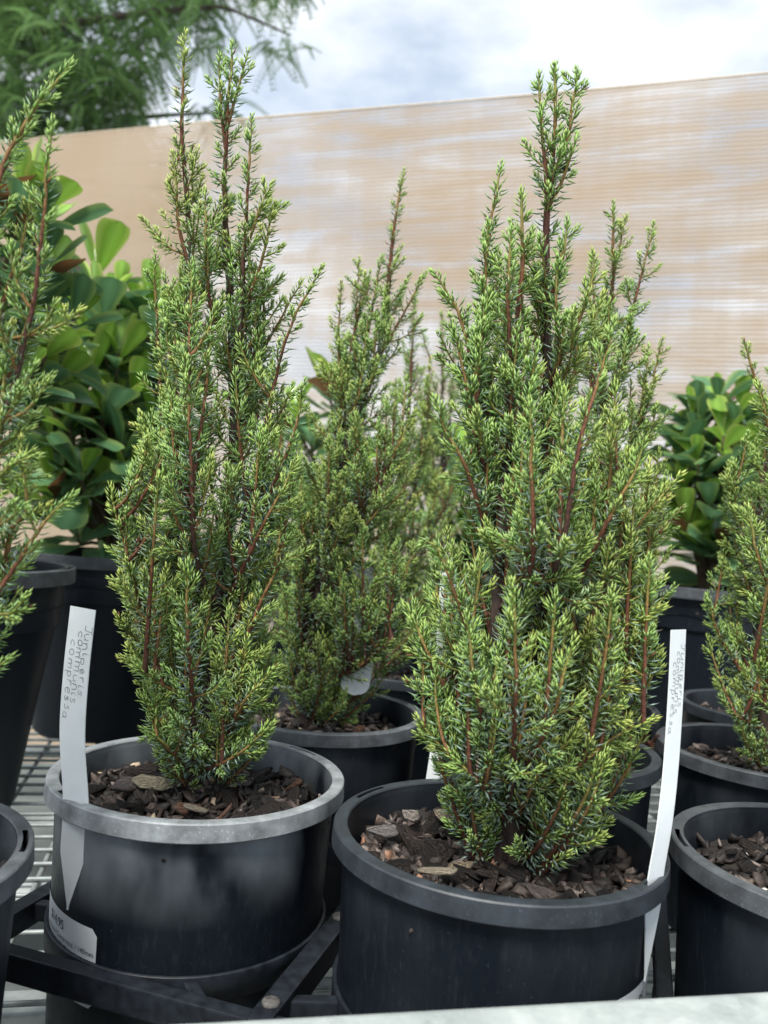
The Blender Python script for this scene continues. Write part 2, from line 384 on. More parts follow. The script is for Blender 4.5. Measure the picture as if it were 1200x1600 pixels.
for p in fr_base:                                   # each frond: a drooping rachis with paired leaflets
    az = rng.uniform(0, 2 * math.pi); ln = rng.uniform(.14, .26); dirv = np.array([math.cos(az), math.sin(az), rng.uniform(-.9, .1)]); dirv /= np.linalg.norm(dirv)
    side = np.cross(dirv, [0, 0, 1]); side /= np.linalg.norm(side) + 1e-9
    tone = rng.uniform(.7, 1.35); base = np.array([.14, .255, .095]) * tone + np.array([.03, .03, 0]) * rng.uniform(0, 1)
    for k in range(11):
        s = k / 10; c = p + dirv * ln * s + np.array([0, 0, -.10]) * s * s
        for sg in (-1, 1):
            d = side * sg * .85 + dirv * .45 + np.array([0, 0, -.25]); d /= np.linalg.norm(d); l = .052 * (1 - .45 * abs(s - .4)); wv = np.cross(d, [0.2, .1, 1]); wv /= np.linalg.norm(wv)
            LV.append(np.array([c, c + d * l * .5 + wv * .0095, c + d * l, c + d * l * .5 - wv * .0095])); LC.append(base * rng.uniform(.85, 1.15))
LV = np.array(LV); nl = len(LV)
me = mesh_np('crown', LV.reshape(-1, 3), np.arange(nl * 4).reshape(nl, 4)); col_attr(me, 'tint', np.repeat(np.array(LC), 4, 0))
link('crown', me, M['leaf'], tree)

# ================================================================== POTS
def pot_meshes(c, Rr, h, taper, band, tilt_slots, ridges=True):
    """c: centre of the rim top.  returns body mesh, rim mesh (centred at the rim top)"""
    k = Rr / .0755
    ro = Rr - .005 * k; ri = ro - .0016
    prof = [(ro, -band + .001), (ro - taper * .5, -h * .5), (ro - taper, -h + .004), (ro - taper - .003, -h), (.0, -h + .001)]
    body = revolve(prof, 96, (0, 0, 0))
    pin = [(ri - .0002, -.001)]
    if ridges:
        for q in range(13):
            z = -.0030 - q * .0018; pin += [(ri - .0001, z), (ri - .00028, z - .0009)]
    pin += [(ri - .4 * .004, -.05)]
    inn = revolve(pin, 96, (0, 0, 0))
    n0 = len(body[0]); V = body[0] + inn[0]; F = body[1] + [tuple(i + n0 for i in f[::-1]) for f in inn[1]]
    rp = [(ri - .0001, -.006), (ri, -.0008), (ri + .0005, -.0001), (ri + .0020, 0), (Rr - .0024, 0), (Rr - .0008, -.0001), (Rr - .0002, -.0007), (Rr + .0003, -band + .0006), (Rr - .0002, -band), (ro + .0012, -band), (ro - .0001, -band - .0004)]
    sk = (lambda j, a: j == 3 and any(abs((a - s + 180) % 360 - 180) < 9 for s in tilt_slots))
    rim = revolve(rp, 160, (0, 0, 0), sk)
    ch = revolve([(ri + .0020, 0), (ri + .0020, -band * .8)], 160, (0, 0, 0)); co = revolve([(Rr - .0024, -band * .9), (Rr - .0024, 0)], 160, (0, 0, 0))
    V2 = rim[0]; F2 = rim[1]
    for e in (ch, co):
        n0 = len(V2); V2 = V2 + e[0]; F2 = F2 + [tuple(i + n0 for i in f) for f in e[1]]
    a_, b_ = mesh_py('pot', V, F, True), mesh_py('rim', V2, F2, True)
    a_.set_sharp_from_angle(angle=R_(28)); b_.set_sharp_from_angle(angle=R_(28)); return a_, b_

CHIPV = []
def chip_shape(seed):
    """a flake of pine bark: flat, angular, torn at the ends"""
    r = random.Random(seed); n = r.choice((5, 6, 7, 8)); a = r.uniform(1.1, 2.5); V = []; th = r.uniform(.07, .17)
    rad = [r.uniform(.62, 1.15) for _ in range(n)]; ang = [2 * math.pi * (i + r.uniform(-.3, .3)) / n for i in range(n)]
    sx, sy = r.uniform(-.12, .12), r.uniform(-.12, .12); w1, w2 = r.uniform(-.22, .22), r.uniform(-.25, .25)
    for z, k in ((-th, .92), (th, 1.0)):
        for i in range(n):
            x, y = a * rad[i] * k * math.cos(ang[i]) * .5, rad[i] * k * math.sin(ang[i]) * .5
            V.append((x + (sx if z > 0 else 0), y + (sy if z > 0 else 0), z + w1 * x + w2 * y * abs(y) * 2 + r.uniform(-.05, .05)))
    V.append((r.uniform(-.25, .25) * a, r.uniform(-.15, .15), th + r.uniform(-.06, .08)))
    F = []
    for i in range(n):
        k = (i + 1) % n; F += [(i, k, n + k), (i, n + k, n + i), (n + i, n + k, 2 * n)]
    F += [(0, i + 1, i) for i in range(1, n - 1)]
    return np.array(V), np.array(F)
SHAPES = [chip_shape(s) for s in range(14)]
TONES = [((.013, .010, .009), 5), ((.026, .020, .017), 6), ((.056, .041, .034), 4.5), ((.098, .070, .056), 2.6), ((.165, .135, .118), 1.5), ((.50, .40, .27), .5), ((.30, .16, .10), .45)]
def chip_tone(r): 
    q = r.uniform(0, sum(x[1] for x in TONES))
    for c, wgt in TONES:
        q -= wgt
        if q <= 0: return np.array(c) * r.uniform(.8, 1.2)
    return np.array(TONES[0][0])
_cm = {}
def chip_mesh(r, sh=None, tone=None):
    i = r.randrange(14) if sh is None else sh; tn = r.randrange(7) if tone is None else tone
    if tone is None: tn = r.choices(range(7), [x[1] for x in TONES])[0]
    if (i, tn) not in _cm:
        V, F = SHAPES[i]; me = mesh_np('bark_chip', V, F); col_attr(me, 'tint', np.tile(np.array(TONES[tn][0]), (len(V), 1))); me.materials.append(M['chip']); _cm[(i, tn)] = me
    return _cm[(i, tn)]
def rotm(r, tilt=.6):
    return (Matrix.Rotation(r.uniform(0, 6.283), 3, 'Z') @ Matrix.Rotation(r.gauss(0, tilt), 3, 'X') @ Matrix.Rotation(r.gauss(0, tilt), 3, 'Y'))
def fill_pot(root, c, rad, z, seed, n_stuff, n_chips, lump=.004, trunk=(0, 0)):
    r = random.Random(seed)
    def hgt(x, y): return z + lump * mnoise.noise(Vector((x * 45 + seed, y * 45, seed * 1.7))) + .006 * math.exp(-((x - trunk[0]) ** 2 + (y - trunk[1]) ** 2) / .0008)
    nr, na = 14, 48; V = []; F = []
    for j in range(nr + 1):
        for i in range(na):
            a = 6.28319 * i / na; q = rad * j / nr; x, y = q * math.cos(a), q * math.sin(a); V.append((c[0] + x, c[1] + y, hgt(x, y) - .003))
    F = [(j * na + i, j * na + (i + 1) % na, (j + 1) * na + (i + 1) % na, (j + 1) * na + i) for j in range(nr) for i in range(na)]
    link('potting_mix', mesh_np('potting_mix', V, F, True), M['soil'], root)
    s = Soup()
    for k in range(n_stuff):
        q = rad * math.sqrt(r.random()) * .97; a = r.uniform(0, 6.283); x, y = q * math.cos(a), q * math.sin(a)
        V, F = SHAPES[r.randrange(14)]; sc = r.uniform(.003, .0078); Mx = np.array(rotm(r, .7))
        tone = chip_tone(r)
        if r.random() < .018: tone = np.array((.55, .54, .50)); sc = .0022
        s.add((V * sc) @ Mx.T + np.array([c[0] + x, c[1] + y, hgt(x, y) - .0005]), F, tone)
    o = link('fine_bark_mulch', s.mesh('fine_bark_mulch'), M['mulch'], root, 'stuff')
    for k in range(n_chips):
        q = (rad - .006) * math.sqrt(r.uniform(.06, 1)); a = r.uniform(0, 6.283); x, y = q * math.cos(a), q * math.sin(a)
        o = link('bark_chip', chip_mesh(r), None, root)
        sc = r.uniform(.006, .0128); o.location = (c[0] + x, c[1] + y, hgt(x, y) + .001 + .1 * sc)
        o.rotation_euler = rotm(r, .5).to_euler(); o.scale = (sc, sc * r.uniform(.7, 1.1), sc * r.uniform(.7, 1.3))
    return hgt

def small_pot(name, label, c, chalk, rimc, seed, slots, group=None, fill=(420, 0), tilt=(0, 0), Rr=.0755, h=.1235, taper=.0038, band=.0088, cat='potted juniper', zr=None, soil=SOIL, trunk=(0, 0)):
    zr = RIM_Z if zr is None else zr
    root = empty(name, (c[0], c[1], zr - h)); tag(root, label, cat, group)
    bm_, rm_ = pot_meshes(c, Rr, h, taper, band, slots)
    po = link('pot', bm_, pot_plastic('black_pot_plastic', chalk, seed, depth=.050), root); po.location = (c[0], c[1], zr); po.rotation_euler = (tilt[0], tilt[1], seed * 1.3)
    ri = link('rim', rm_, rim_plastic('pot_rim_plastic', rimc), None); ri.parent = po; ri.rotation_euler = (0, 0, -seed * 1.3)
    fill_pot(root, c, Rr - .0078, zr - soil, seed, fill[0], fill[1], trunk=trunk)
    return root

# ================================================================== JUNIPERS
def catmull(P, step):
    P = np.asarray(P, float)
    if len(P) == 2: P = np.array([P[0], (P[0] + P[1]) / 2, P[1]])
    Q = np.vstack([2 * P[0] - P[1], P, 2 * P[-1] - P[-2]]); out = []
    for i in range(1, len(Q) - 2):
        n = max(2, int(np.linalg.norm(Q[i + 1] - Q[i]) / step))
        for k in range(n):
            t_ = k / n; a, b_, c_, d_ = Q[i - 1], Q[i], Q[i + 1], Q[i + 2]
            out.append(.5 * (2 * b_ + (c_ - a) * t_ + (2 * a - 5 * b_ + 4 * c_ - d_) * t_ ** 2 + (3 * b_ - a - 3 * c_ + d_) * t_ ** 3))
    out.append(P[-1]); return np.array(out)
def lerp_stops(x, xs, cs):
    cs = np.array(cs); return np.stack([np.interp(x, xs, cs[:, k]) for k in range(3)], -1)
STEM_X = [0, .008, .018, .035, .06, .09, .15]; STEM_C = [(.13, .20, .045), (.20, .20, .05), (.24, .155, .05), (.165, .068, .034), (.115, .042, .028), (.075, .042, .032), (.058, .040, .034)]
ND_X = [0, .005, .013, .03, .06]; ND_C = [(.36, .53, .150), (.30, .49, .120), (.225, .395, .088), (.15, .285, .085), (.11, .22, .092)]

TOT = []
class Shoot:
    __slots__ = ('P', 'r0', 'r1', 'warm')
    def __init__(s, P, r0, r1, warm): s.P = P; s.r0 = r0; s.r1 = r1; s.warm = warm
def needles_for(shoots, rng, nlen, gap, nwid, wide):
    B = []; D = []; NN = []; LL = []; CC = []; BL = []; SS = []
    for sh in shoots:
        P = sh.P; seg = np.linalg.norm(np.diff(P, axis=0), axis=1); S = np.concatenate([[0], np.cumsum(seg)]); Lt = S[-1]
        # whorls sit closer together towards the tip
        pos = []; x = Lt
        while x > 0:
            dt = Lt - x; pos.append(x); x -= gap * (.52 + .48 * min(1, dt / .016)) * rng.uniform(.85, 1.15) * (1 + .9 * max(0, dt - .05) / .1)
        pos = np.array(pos[:900]);
        if len(pos) == 0: continue
        C = np.stack([np.interp(pos, S, P[:, k]) for k in range(3)], 1); T = np.stack([np.interp(pos, S, np.gradient(P[:, k], S + np.arange(len(S)) * 1e-9)) for k in range(3)], 1)
        T /= np.linalg.norm(T, axis=1)[:, None] + 1e-9
        dt = Lt - pos; rad = sh.r1 + (sh.r0 - sh.r1) * (dt / max(Lt, 1e-6))
        keep = (rad < .0021) & ((dt < .90 * Lt) | (Lt < .04)) & (rng.random(len(rad)) > .05); C, T, dt, rad = C[keep], T[keep], dt[keep], rad[keep]; n = len(C)
        if n == 0: continue
        a = np.cross(T, np.array([.31, .2, .93]) if abs(T[0][2]) < .8 else np.array([1., .3, .1])); a /= np.linalg.norm(a, axis=1)[:, None] + 1e-9; b_ = np.cross(T, a)
        ph0 = np.arange(n) * (math.pi / 3) + rng.normal(0, .22, n)
        for w3 in range(3):
            ph = ph0 + w3 * 2.0944 + rng.normal(0, .15, n); Rd = a * np.cos(ph)[:, None] + b_ * np.sin(ph)[:, None]
            ang = np.radians(np.interp(dt, [0, .004, .012, .03, .08], [14, 36, 54, wide + 4, wide + 12]) + rng.normal(0, 8, n))
            Dv = T * np.cos(ang)[:, None] + Rd * np.sin(ang)[:, None]; Nv = T * np.sin(ang)[:, None] - Rd * np.cos(ang)[:, None]
            ln = nlen * np.interp(dt, [0, .006, .02, .06], [.55, .78, 1.0, 1.08]) * rng.uniform(.78, 1.18, n)
            B.append(C + Rd * (rad * .7)[:, None]); D.append(Dv); NN.append(Nv); LL.append(ln)
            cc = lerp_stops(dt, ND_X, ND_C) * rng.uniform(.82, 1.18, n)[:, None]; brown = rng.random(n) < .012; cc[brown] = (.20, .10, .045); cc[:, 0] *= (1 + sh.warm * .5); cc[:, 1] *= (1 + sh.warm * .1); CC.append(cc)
            BL.append(np.interp(dt, [0, .006, .016, .045], [.05, .20, .52, .90]) * rng.uniform(.5, 1.25, n) * (1 - .55 * sh.warm))
    B = np.concatenate(B); D = np.concatenate(D); NN = np.concatenate(NN); LL = np.concatenate(LL)[:, None]; CC = np.concatenate(CC); BL = np.clip(np.concatenate(BL), 0, .85)
    n = len(B); W = np.cross(D, NN); wd = nwid * rng.uniform(.85, 1.15, (n, 1))
    mid = B + D * LL * .42 + NN * LL * -.03
    V = np.stack([B, mid + W * wd, mid - W * wd, mid - NN * wd * .8, B + D * LL + NN * LL * .05], 1).reshape(-1, 3)
    k = (np.arange(n) * 5)[:, None, None]
    F = (np.array([[0, 2, 4], [0, 4, 1], [0, 1, 3], [0, 3, 2], [1, 4, 3], [3, 4, 2]])[None] + k).reshape(-1, 3)
    fb = np.zeros((n, 6), np.float32); fb[:, 0] = BL; fb[:, 1] = BL
    vc = np.repeat(CC, 5, 0); vc[4::5] *= 1.12
    return V, F, vc, fb.ravel()
def stems_for(shoots, sides=5):
    s = Soup()
    for sh in shoots:
        P = sh.P; step = max(1, int(len(P) / max(3, np.linalg.norm(P[-1] - P[0]) / .006))); idx = list(range(0, len(P), step))
        if idx[-1] != len(P) - 1: idx.append(len(P) - 1)
        Q = P[idx]; Sg = np.concatenate([[0], np.cumsum(np.linalg.norm(np.diff(Q, axis=0), axis=1))]); dt = Sg[-1] - Sg
        rad = sh.r1 + (sh.r0 - sh.r1) * dt / max(dt[0], 1e-6)
        V, F = tube(Q, rad, sides); C = lerp_stops(dt * (1 - .35 * sh.warm), STEM_X, STEM_C); s.add(V, F, np.repeat(C, sides, 0))
    return s

def juniper(root, base, Y, leaders, env, nb, seed, nlen=.0052, gap=.0026, nwid=.00052, trunk_r=.0052, wide=62, twig=1.0, depthk=.85, warm_side=0.0, trunks=1, minz=.018, spread=.006):
    """leaders: surveyed lines of the main shoots (x, y, metres nearer or farther); env: outline of the crown by height"""
    rng = np.random.default_rng(seed)
    base = np.asarray(base, float); by = base[1]
    LD = []
    for i, ld in enumerate(leaders):
        P = [at_dist(q[0], q[1], by + (q[2] if len(q) > 2 else 0)) for q in ld]
        if i < trunks: P[0] = base + np.array([(i - (trunks - 1) / 2) * -spread, 0, -.008])
        P = catmull(P, .004); nn = len(P)
        wob = np.stack([np.convolve(rng.normal(0, .0009, nn + 12), np.ones(13) / 3.6, 'valid') for _ in range(3)], 1); wob[0] = 0
        if i >= trunks and LD:                      # root side leaders on the nearest trunk
            allp = np.concatenate([q for q in LD[:max(trunks, 1)]]); k = np.argmin(np.linalg.norm((allp - P[0]) * np.array([1, 1, .6]), axis=1))
            blend = np.clip(1 - np.arange(nn) / max(6, nn * .35), 0, 1)[:, None] ** 2; P = P + (allp[k] - P[0]) * blend
        LD.append(P + wob * np.linspace(0, 1, nn)[:, None])
    jobs = []                                       # (polyline, base radius, is trunk)
    for i, P in enumerate(LD):
        ln = np.linalg.norm(np.diff(P, axis=0), axis=1).sum(); jobs.append((P, trunk_r * (1 - .12 * i) if i < trunks else min(.0019, .0007 + .009 * ln), i < trunks))
    ev = sorted(env); ey = [q[0] for q in ev]; xl = [q[1] for q in ev]; xr = [q[2] for q in ev]
    pool = np.concatenate(LD)
    made = 0; tries = 0
    yy = np.linspace(ey[0], ey[-1], 200); ww = np.interp(yy, ey, xr) - np.interp(yy, ey, xl); cdf = np.cumsum(ww ** 1.1 * (1 + .55 * (yy - ey[0]) / (ey[-1] - ey[0]))); cdf /= cdf[-1]
    while made < nb and tries < nb * 6:
        tries += 1
        py = np.interp((made + rng.random()) / nb if nb > 8 else rng.random(), cdf, yy)
        l, r_ = np.interp(py, ey, xl), np.interp(py, ey, xr); hw = (r_ - l) / 2 / FPX * by
        th = rng.uniform(0, 2 * math.pi); rr = math.sqrt(rng.uniform(.05, 1.0))
        tip = at_dist((l + r_) / 2, py, by) + np.array([math.cos(th) * rr * hw, math.sin(th) * rr * hw * depthk, 0])
        tip = tip + np.array([0, 0, -tip[1] * 0 + (tip[1] - by) * 0])
        tip[2] = max(tip[2], base[2] + minz * rng.uniform(1, 1.5))
        drop = .016 + rr * hw * rng.uniform(.55, 1.3)
        cand = pool[(pool[:, 2] < tip[2] - drop * .6) & (pool[:, 2] > tip[2] - drop * 1.7)]
        if len(cand) == 0: cand = pool[(pool[:, 2] < tip[2] - .006)]
        if len(cand) == 0: continue
        k = np.argmin(np.linalg.norm(cand[:, :2] - tip[:2], axis=1) + rng.uniform(0, .02, len(cand))); st = cand[k]
        out_ = tip - st; out_[2] = 0; ctl = st + out_ * rng.uniform(.5, .8) + np.array([0, 0, (tip[2] - st[2]) * rng.uniform(.25, .42)])
        P = catmull([st, (st + ctl) / 2, ctl * .55 + tip * .45, tip], .004)
        ln = np.linalg.norm(np.diff(P, axis=0), axis=1).sum(); jobs.append((P, min(.0015, .0006 + .009 * ln), False)); made += 1
    tsoup = Soup(); nneed = 0
    for P, r0, is_trunk in jobs:
        seg = np.linalg.norm(np.diff(P, axis=0), axis=1); S = np.concatenate([[0], np.cumsum(seg)]); Lt = S[-1]
        warm = float(np.clip(rng.normal(.18, .30) + warm_side * (P[-1][0] - base[0]) / .06, 0, 1))
        shoots = [Shoot(P, r0, .00045, warm)]
        s = Lt - rng.uniform(.006, .014); az = rng.uniform(0, 6.28)
        while s > Lt * (.16 if not is_trunk else .14):
            dt = Lt - s; az += 2.4 + rng.normal(0, .4)
            p = np.array([np.interp(s, S, P[:, k]) for k in range(3)]); k0 = min(len(P) - 2, int(np.searchsorted(S, s))); tv = P[min(len(P) - 1, k0 + 1)] - P[max(0, k0 - 1)]; tv /= np.linalg.norm(tv) + 1e-9
            a = np.cross(tv, [.2, .3, .93]); a /= np.linalg.norm(a) + 1e-9; b_ = np.cross(tv, a); rd = a * math.cos(az) + b_ * math.sin(az)
            tl = twig * min(.036, (.0042 + dt * .22) if Lt < .16 else (.0036 + dt * .11 + max(0, dt - .07) * .35)) * rng.uniform(.55, 1.25); an = R_(rng.uniform(34, 62))
            d0 = tv * math.cos(an) + rd * math.sin(an); e = p + d0 * tl * .55; f_ = e + (d0 * .8 + tv * .25 + np.array([0, 0, .22]) + rng.normal(0, .12, 3)) / 1.15 * tl * .5
            Q = catmull([p, e, f_], .003)
            w2 = float(np.clip(warm + rng.normal(0, .15), 0, 1)); shoots.append(Shoot(Q, .0004 + .006 * tl, .0004, w2))
            if tl > .018:
                for _ in range(2):
                    q0 = Q[int(len(Q) * rng.uniform(.25, .65))]; r3 = rng.normal(0, 1, 3); r3 /= np.linalg.norm(r3); dd = d0 * .8 + r3 * .55 + np.array([0, 0, .2]); dd /= np.linalg.norm(dd); l3 = tl * rng.uniform(.3, .55)
                    shoots.append(Shoot(catmull([q0, q0 + dd * l3 * .5, q0 + dd * l3 + np.array([0, 0, .12 * l3])], .003), .0006, .0004, w2))
            s -= rng.uniform(.0050, .0105) * (1 + dt * 1.5) / twig ** .5
        if is_trunk:
            main = shoots.pop(0); idx = list(range(0, len(P), 2)); Q = P[idx]; Sg = np.concatenate([[0], np.cumsum(np.linalg.norm(np.diff(Q, axis=0), axis=1))]); dt = Sg[-1] - Sg
            fr = Sg / Sg[-1]; rad = r0 * (1 - fr) ** .9 * (.82 + .28 * np.exp(-fr * 22)) + .0005
            rad = rad * (1 + .10 * np.sin(Sg * 420 + seed) * np.exp(-fr * 3))
            V, F = tube(Q, rad, 10); nzv = np.array([mnoise.noise(Vector(v * 380)) for v in V]); ctr = np.repeat(Q, 10, 0); V = ctr + (V - ctr) * (1 + .16 * nzv)[:, None]
            C = np.repeat(lerp_stops(dt, STEM_X, STEM_C), 10, 0) * (1 + .3 * nzv)[:, None]; o = link('trunk', (lambda s_: (s_.add(V, F, C), s_.mesh('trunk', True))[1])(Soup()), M['bark'], root)
            shoots.append(Shoot(P[int(len(P) * .72):], .0014, .0005, warm))
        else:
            o = None
        br = link('branch', stems_for(shoots).mesh('branch', True), M['stem'], root)
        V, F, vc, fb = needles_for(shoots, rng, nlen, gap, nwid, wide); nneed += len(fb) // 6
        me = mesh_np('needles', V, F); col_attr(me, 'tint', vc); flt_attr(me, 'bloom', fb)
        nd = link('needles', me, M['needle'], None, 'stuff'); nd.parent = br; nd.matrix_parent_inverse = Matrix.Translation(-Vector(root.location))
        br.matrix_parent_inverse = Matrix.Translation(-Vector(root.location)); nd.matrix_parent_inverse = Matrix.Identity(4)
    TOT.append(nneed); print('juniper', root.name, len(jobs), 'branches', nneed, 'needles')

PA, PB, PC, PD, PE, PF, PG, PI_ = [np.array(q) for q in ((-.0855, .437), (.063, .384), (-.2, .308), (-.035, .604), (.115, .55), (.221, .381), (.279, .578), (.163, .697))]
SZ = RIM_Z - SOIL
def base_at(c, dx=0, dy=0, z=None): return (c[0] + dx, c[1] + dy, SZ if z is None else z)

# --- A: the juniper in the chalky grey-rimmed pot
GREY = (.235, .255, .265); DARK = (.026, .033, .041)
jA = small_pot('potted_juniper', 'juniper in black pot with chalky grey rim and price sticker', PA, 1.0, GREY, 1, (228, 48), fill=(950, 70), tilt=(0, 0))
juniper(jA, base_at(PA, -.002, .007), .437, [
    [(316, 1240), (335, 1040), (352, 850, .005), (368, 650, .01), (362, 500, .01), (352, 350, .008), (355, 210, .006), (360, 72, .004)],
    [(300, 1240), (286, 1050, .015), (270, 850, .02), (286, 620, .01), (294, 400, 0), (288, 220, 0), (291, 62, 0)],
    [(366, 660, .01), (378, 480, 0), (388, 300, -.005), (396, 178, -.008)],
    [(345, 1000, 0), (385, 800, -.01), (430, 600, -.015), (458, 500, -.02), (498, 418, -.02)],
    [(362, 720, .01), (400, 580, .02), (440, 490, .02), (470, 440, .02)],
    [(275, 850, .02), (252, 660, .03), (246, 500, .03), (243, 398, .03)],
    [(305, 1215, -.005), (298, 1060, -.04), (292, 960, -.05), (291, 880, -.05)],
    [(300, 1180, 0), (235, 1000, 0), (207, 900, -.01), (172, 758, -.01)],
    [(295, 1150, .01), (225, 960, .02), (195, 890, .03), (166, 862, .03)],
    [(330, 1180, 0), (380, 1010, -.02), (432, 890, -.02), (484, 856, -.02)],
    [(330, 1190, 0), (385, 1090, -.03), (432, 1038, -.03)],
    [(310, 1215, -.01), (370, 1178, -.03), (424, 1128, -.03)],
    [(300, 1215, -.005), (255, 1162, -.03), (222, 1138, -.03)],
    [(306, 1205, -.01), (300, 1170, -.035), (318, 1175, -.05)],
    [(350, 930, 0), (425, 760, -.02), (466, 660, -.02), (476, 598, -.02)],
    [(345, 960, 0), (410, 830, -.03), (466, 722, -.035)],
    [(376, 500, 0), (408, 410, -.005), (430, 322, -.005)],
    [(380, 420, 0), (402, 340, -.01), (428, 290, -.01)],
    [(300, 950, -.02), (299, 760, -.04), (296, 560, -.04)],
    [(352, 240, .006), (346, 160, .004), (343, 88, .004)],
    [(356, 200, .006), (372, 130, .004), (384, 80, .004)],
    [(292, 420, 0), (276, 330, -.004), (270, 240, -.004)],
    [(340, 560, 0), (322, 420, -.01), (318, 300, -.01)],
    [(300, 1100, -.01), (240, 1060, -.03), (215, 1030, -.03)],
], [(1205, 255, 375), (1150, 220, 428), (1050, 196, 442), (950, 182, 448), (860, 168, 474), (760, 178, 470), (680, 205, 466), (600, 234, 462), (500, 243, 464), (430, 256, 434), (350, 270, 414)], 185, 3, nlen=.0068, gap=.0028, nwid=.00056, trunks=2, minz=.032, spread=-.007)

# --- B: the juniper in the dark pot by the rail
jB = small_pot('potted_juniper', 'juniper with twin stem base in clean black pot right behind the steel rail', PB, .12, DARK, 2, (326, 146), fill=(950, 80), tilt=(0, 0), trunk=(0, .01))
juniper(jB, base_at(PB, .0050, -.003), .384, [
    [(808, 1350), (826, 1150), (840, 900, .01), (850, 650, .01), (855, 450, .005), (862, 300, 0), (872, 200, 0), (870, 106, 0)],
    [(778, 1345), (775, 1100, -.01), (790, 800, -.01), (800, 600, -.01), (814, 450, -.01), (812, 298, -.01)],
    [(790, 900, 0), (762, 700, .01), (755, 550, .01), (757, 400, .01), (777, 262, .01)],
    [(775, 720, 0), (742, 570, -.01), (716, 475, -.01), (680, 420, -.01)],
    [(775, 880, -.005), (728, 730, -.02), (700, 680, -.02), (680, 628, -.02)],
    [(845, 980, -.01), (880, 840, -.045), (905, 700, -.05), (938, 590, -.045), (962, 500, -.04)],
    [(830, 1150, 0), (930, 950, -.02), (990, 830, -.02), (1062, 738, -.02)],
    [(835, 1200, 0), (935, 1040, -.02), (1000, 900, -.015), (1032, 790, -.01)],
    [(830, 1250, 0), (925, 1130, -.02), (990, 1060, -.02), (1034, 1010, -.02)],
    [(825, 1270, 0), (900, 1200, -.03), (960, 1150, -.03), (1018, 1120, -.03)],
    [(785, 1250, 0), (708, 1100, -.015), (670, 1020, -.015), (634, 950, -.01)],
    [(785, 1262, 0), (722, 1205, -.02), (680, 1160, -.02), (650, 1126, -.02)],
    [(787, 1275, 0), (745, 1222, -.03), (704, 1176, -.03)],
    [(800, 1290, -.01), (802, 1100, -.055), (804, 1000, -.06), (803, 912, -.06)],
    [(830, 960, -.02), (832, 850, -.045), (828, 740, -.05), (826, 622, -.05)],
    [(815, 1268, -.005), (850, 1235, -.025), (892, 1200, -.03)],
    [(858, 330, 0), (850, 220, -.003), (844, 118, -.003)],
    [(864, 300, 0), (890, 210, 0), (903, 112, 0)],
    [(866, 330, 0), (884, 270, -.004), (897, 212, -.004)],
    [(858, 480, 0), (880, 400, -.008), (886, 345, -.008)],
    [(845, 620, 0), (905, 500, -.01), (925, 430, -.01), (928, 402, -.01)],
    [(846, 680, 0), (912, 560, .01), (950, 470, .01)],
    [(770, 800, -.01), (735, 640, -.015), (705, 500, -.015)],
    [(800, 640, -.01), (792, 480, -.02), (800, 360, -.02)],
    [(790, 1150, -.01), (720, 960, -.03), (682, 850, -.03), (655, 850, -.03)],
    [(840, 1050, 0), (940, 840, -.03), (985, 740, -.03), (1000, 690, -.03)],
    [(800, 1240, -.01), (860, 1120, -.05), (900, 1000, -.055)],
    [(785, 1200, -.01), (745, 1080, -.045), (730, 960, -.05)],
    [(845, 880, 0), (915, 700, .02), (965, 640, .02)],
], [(1262, 715, 905), (1220, 690, 940), (1150, 652, 1008), (1060, 645, 1026), (960, 638, 1034), (850, 668, 1030), (750, 695, 1030), (640, 692, 970), (560, 712, 950), (480, 728, 925), (420, 748, 905), (350, 760, 895)], 230, 5, nlen=.0070, gap=.0029, nwid=.00057, trunks=2, warm_side=.35, trunk_r=.0056, minz=.048, spread=-.0125)

# --- C: cut off by the picture's left side
jC = small_pot('potted_juniper', 'juniper with shoots arching towards the shade cloth in scuffed black pot beside the carry tray', PC, .35, (.085, .095, .105), 3, (20, 200), fill=(260, 0), h=.1235)
juniper(jC, base_at(PC), .308, [
    [(-290, 1340), (-200, 1000), (-110, 640, .01), (-30, 330, .01), (40, 190, .01), (112, 102, .01)],
    [(-160, 980, 0), (-40, 780, 0), (15, 630, 0), (46, 500, 0), (62, 400, 0), (70, 300, 0), (80, 195, 0)],
    [(-150, 1130, 0), (-30, 960, -.005), (30, 870, -.005), (72, 808, -.005), (118, 770, -.005)],
    [(0, 720, 0), (45, 645, 0), (88, 590, 0)], [(28, 590, 0), (75, 525, 0), (128, 478, 0)],
    [(-150, 1150, 0), (-50, 1080, 0), (22, 1030, 0)], [(20, 900, 0), (45, 810, 0), (44, 690, 0)],
    [(-60, 700, .01), (0, 500, .02), (30, 400, .02), (50, 300, .02)], [(-60, 520, .01), (-10, 330, 0), (15, 240, 0), (70, 140, .0)],
    [(-110, 820, 0), (-20, 650, .01), (20, 560, .01), (62, 440, .01)], [(-140, 900, 0), (-20, 770, -.01), (20, 730, -.01), (62, 720, -.01)]],
    [(1150, -420, -90), (1050, -430, -10), (950, -420, 8), (850, -400, 30), (750, -370, 34), (650, -330, 40), (550, -290, 48), (450, -240, 40), (350, -180, 20), (250, -120, 0)], 44, 8, nlen=.0060, gap=.0029, wide=58)
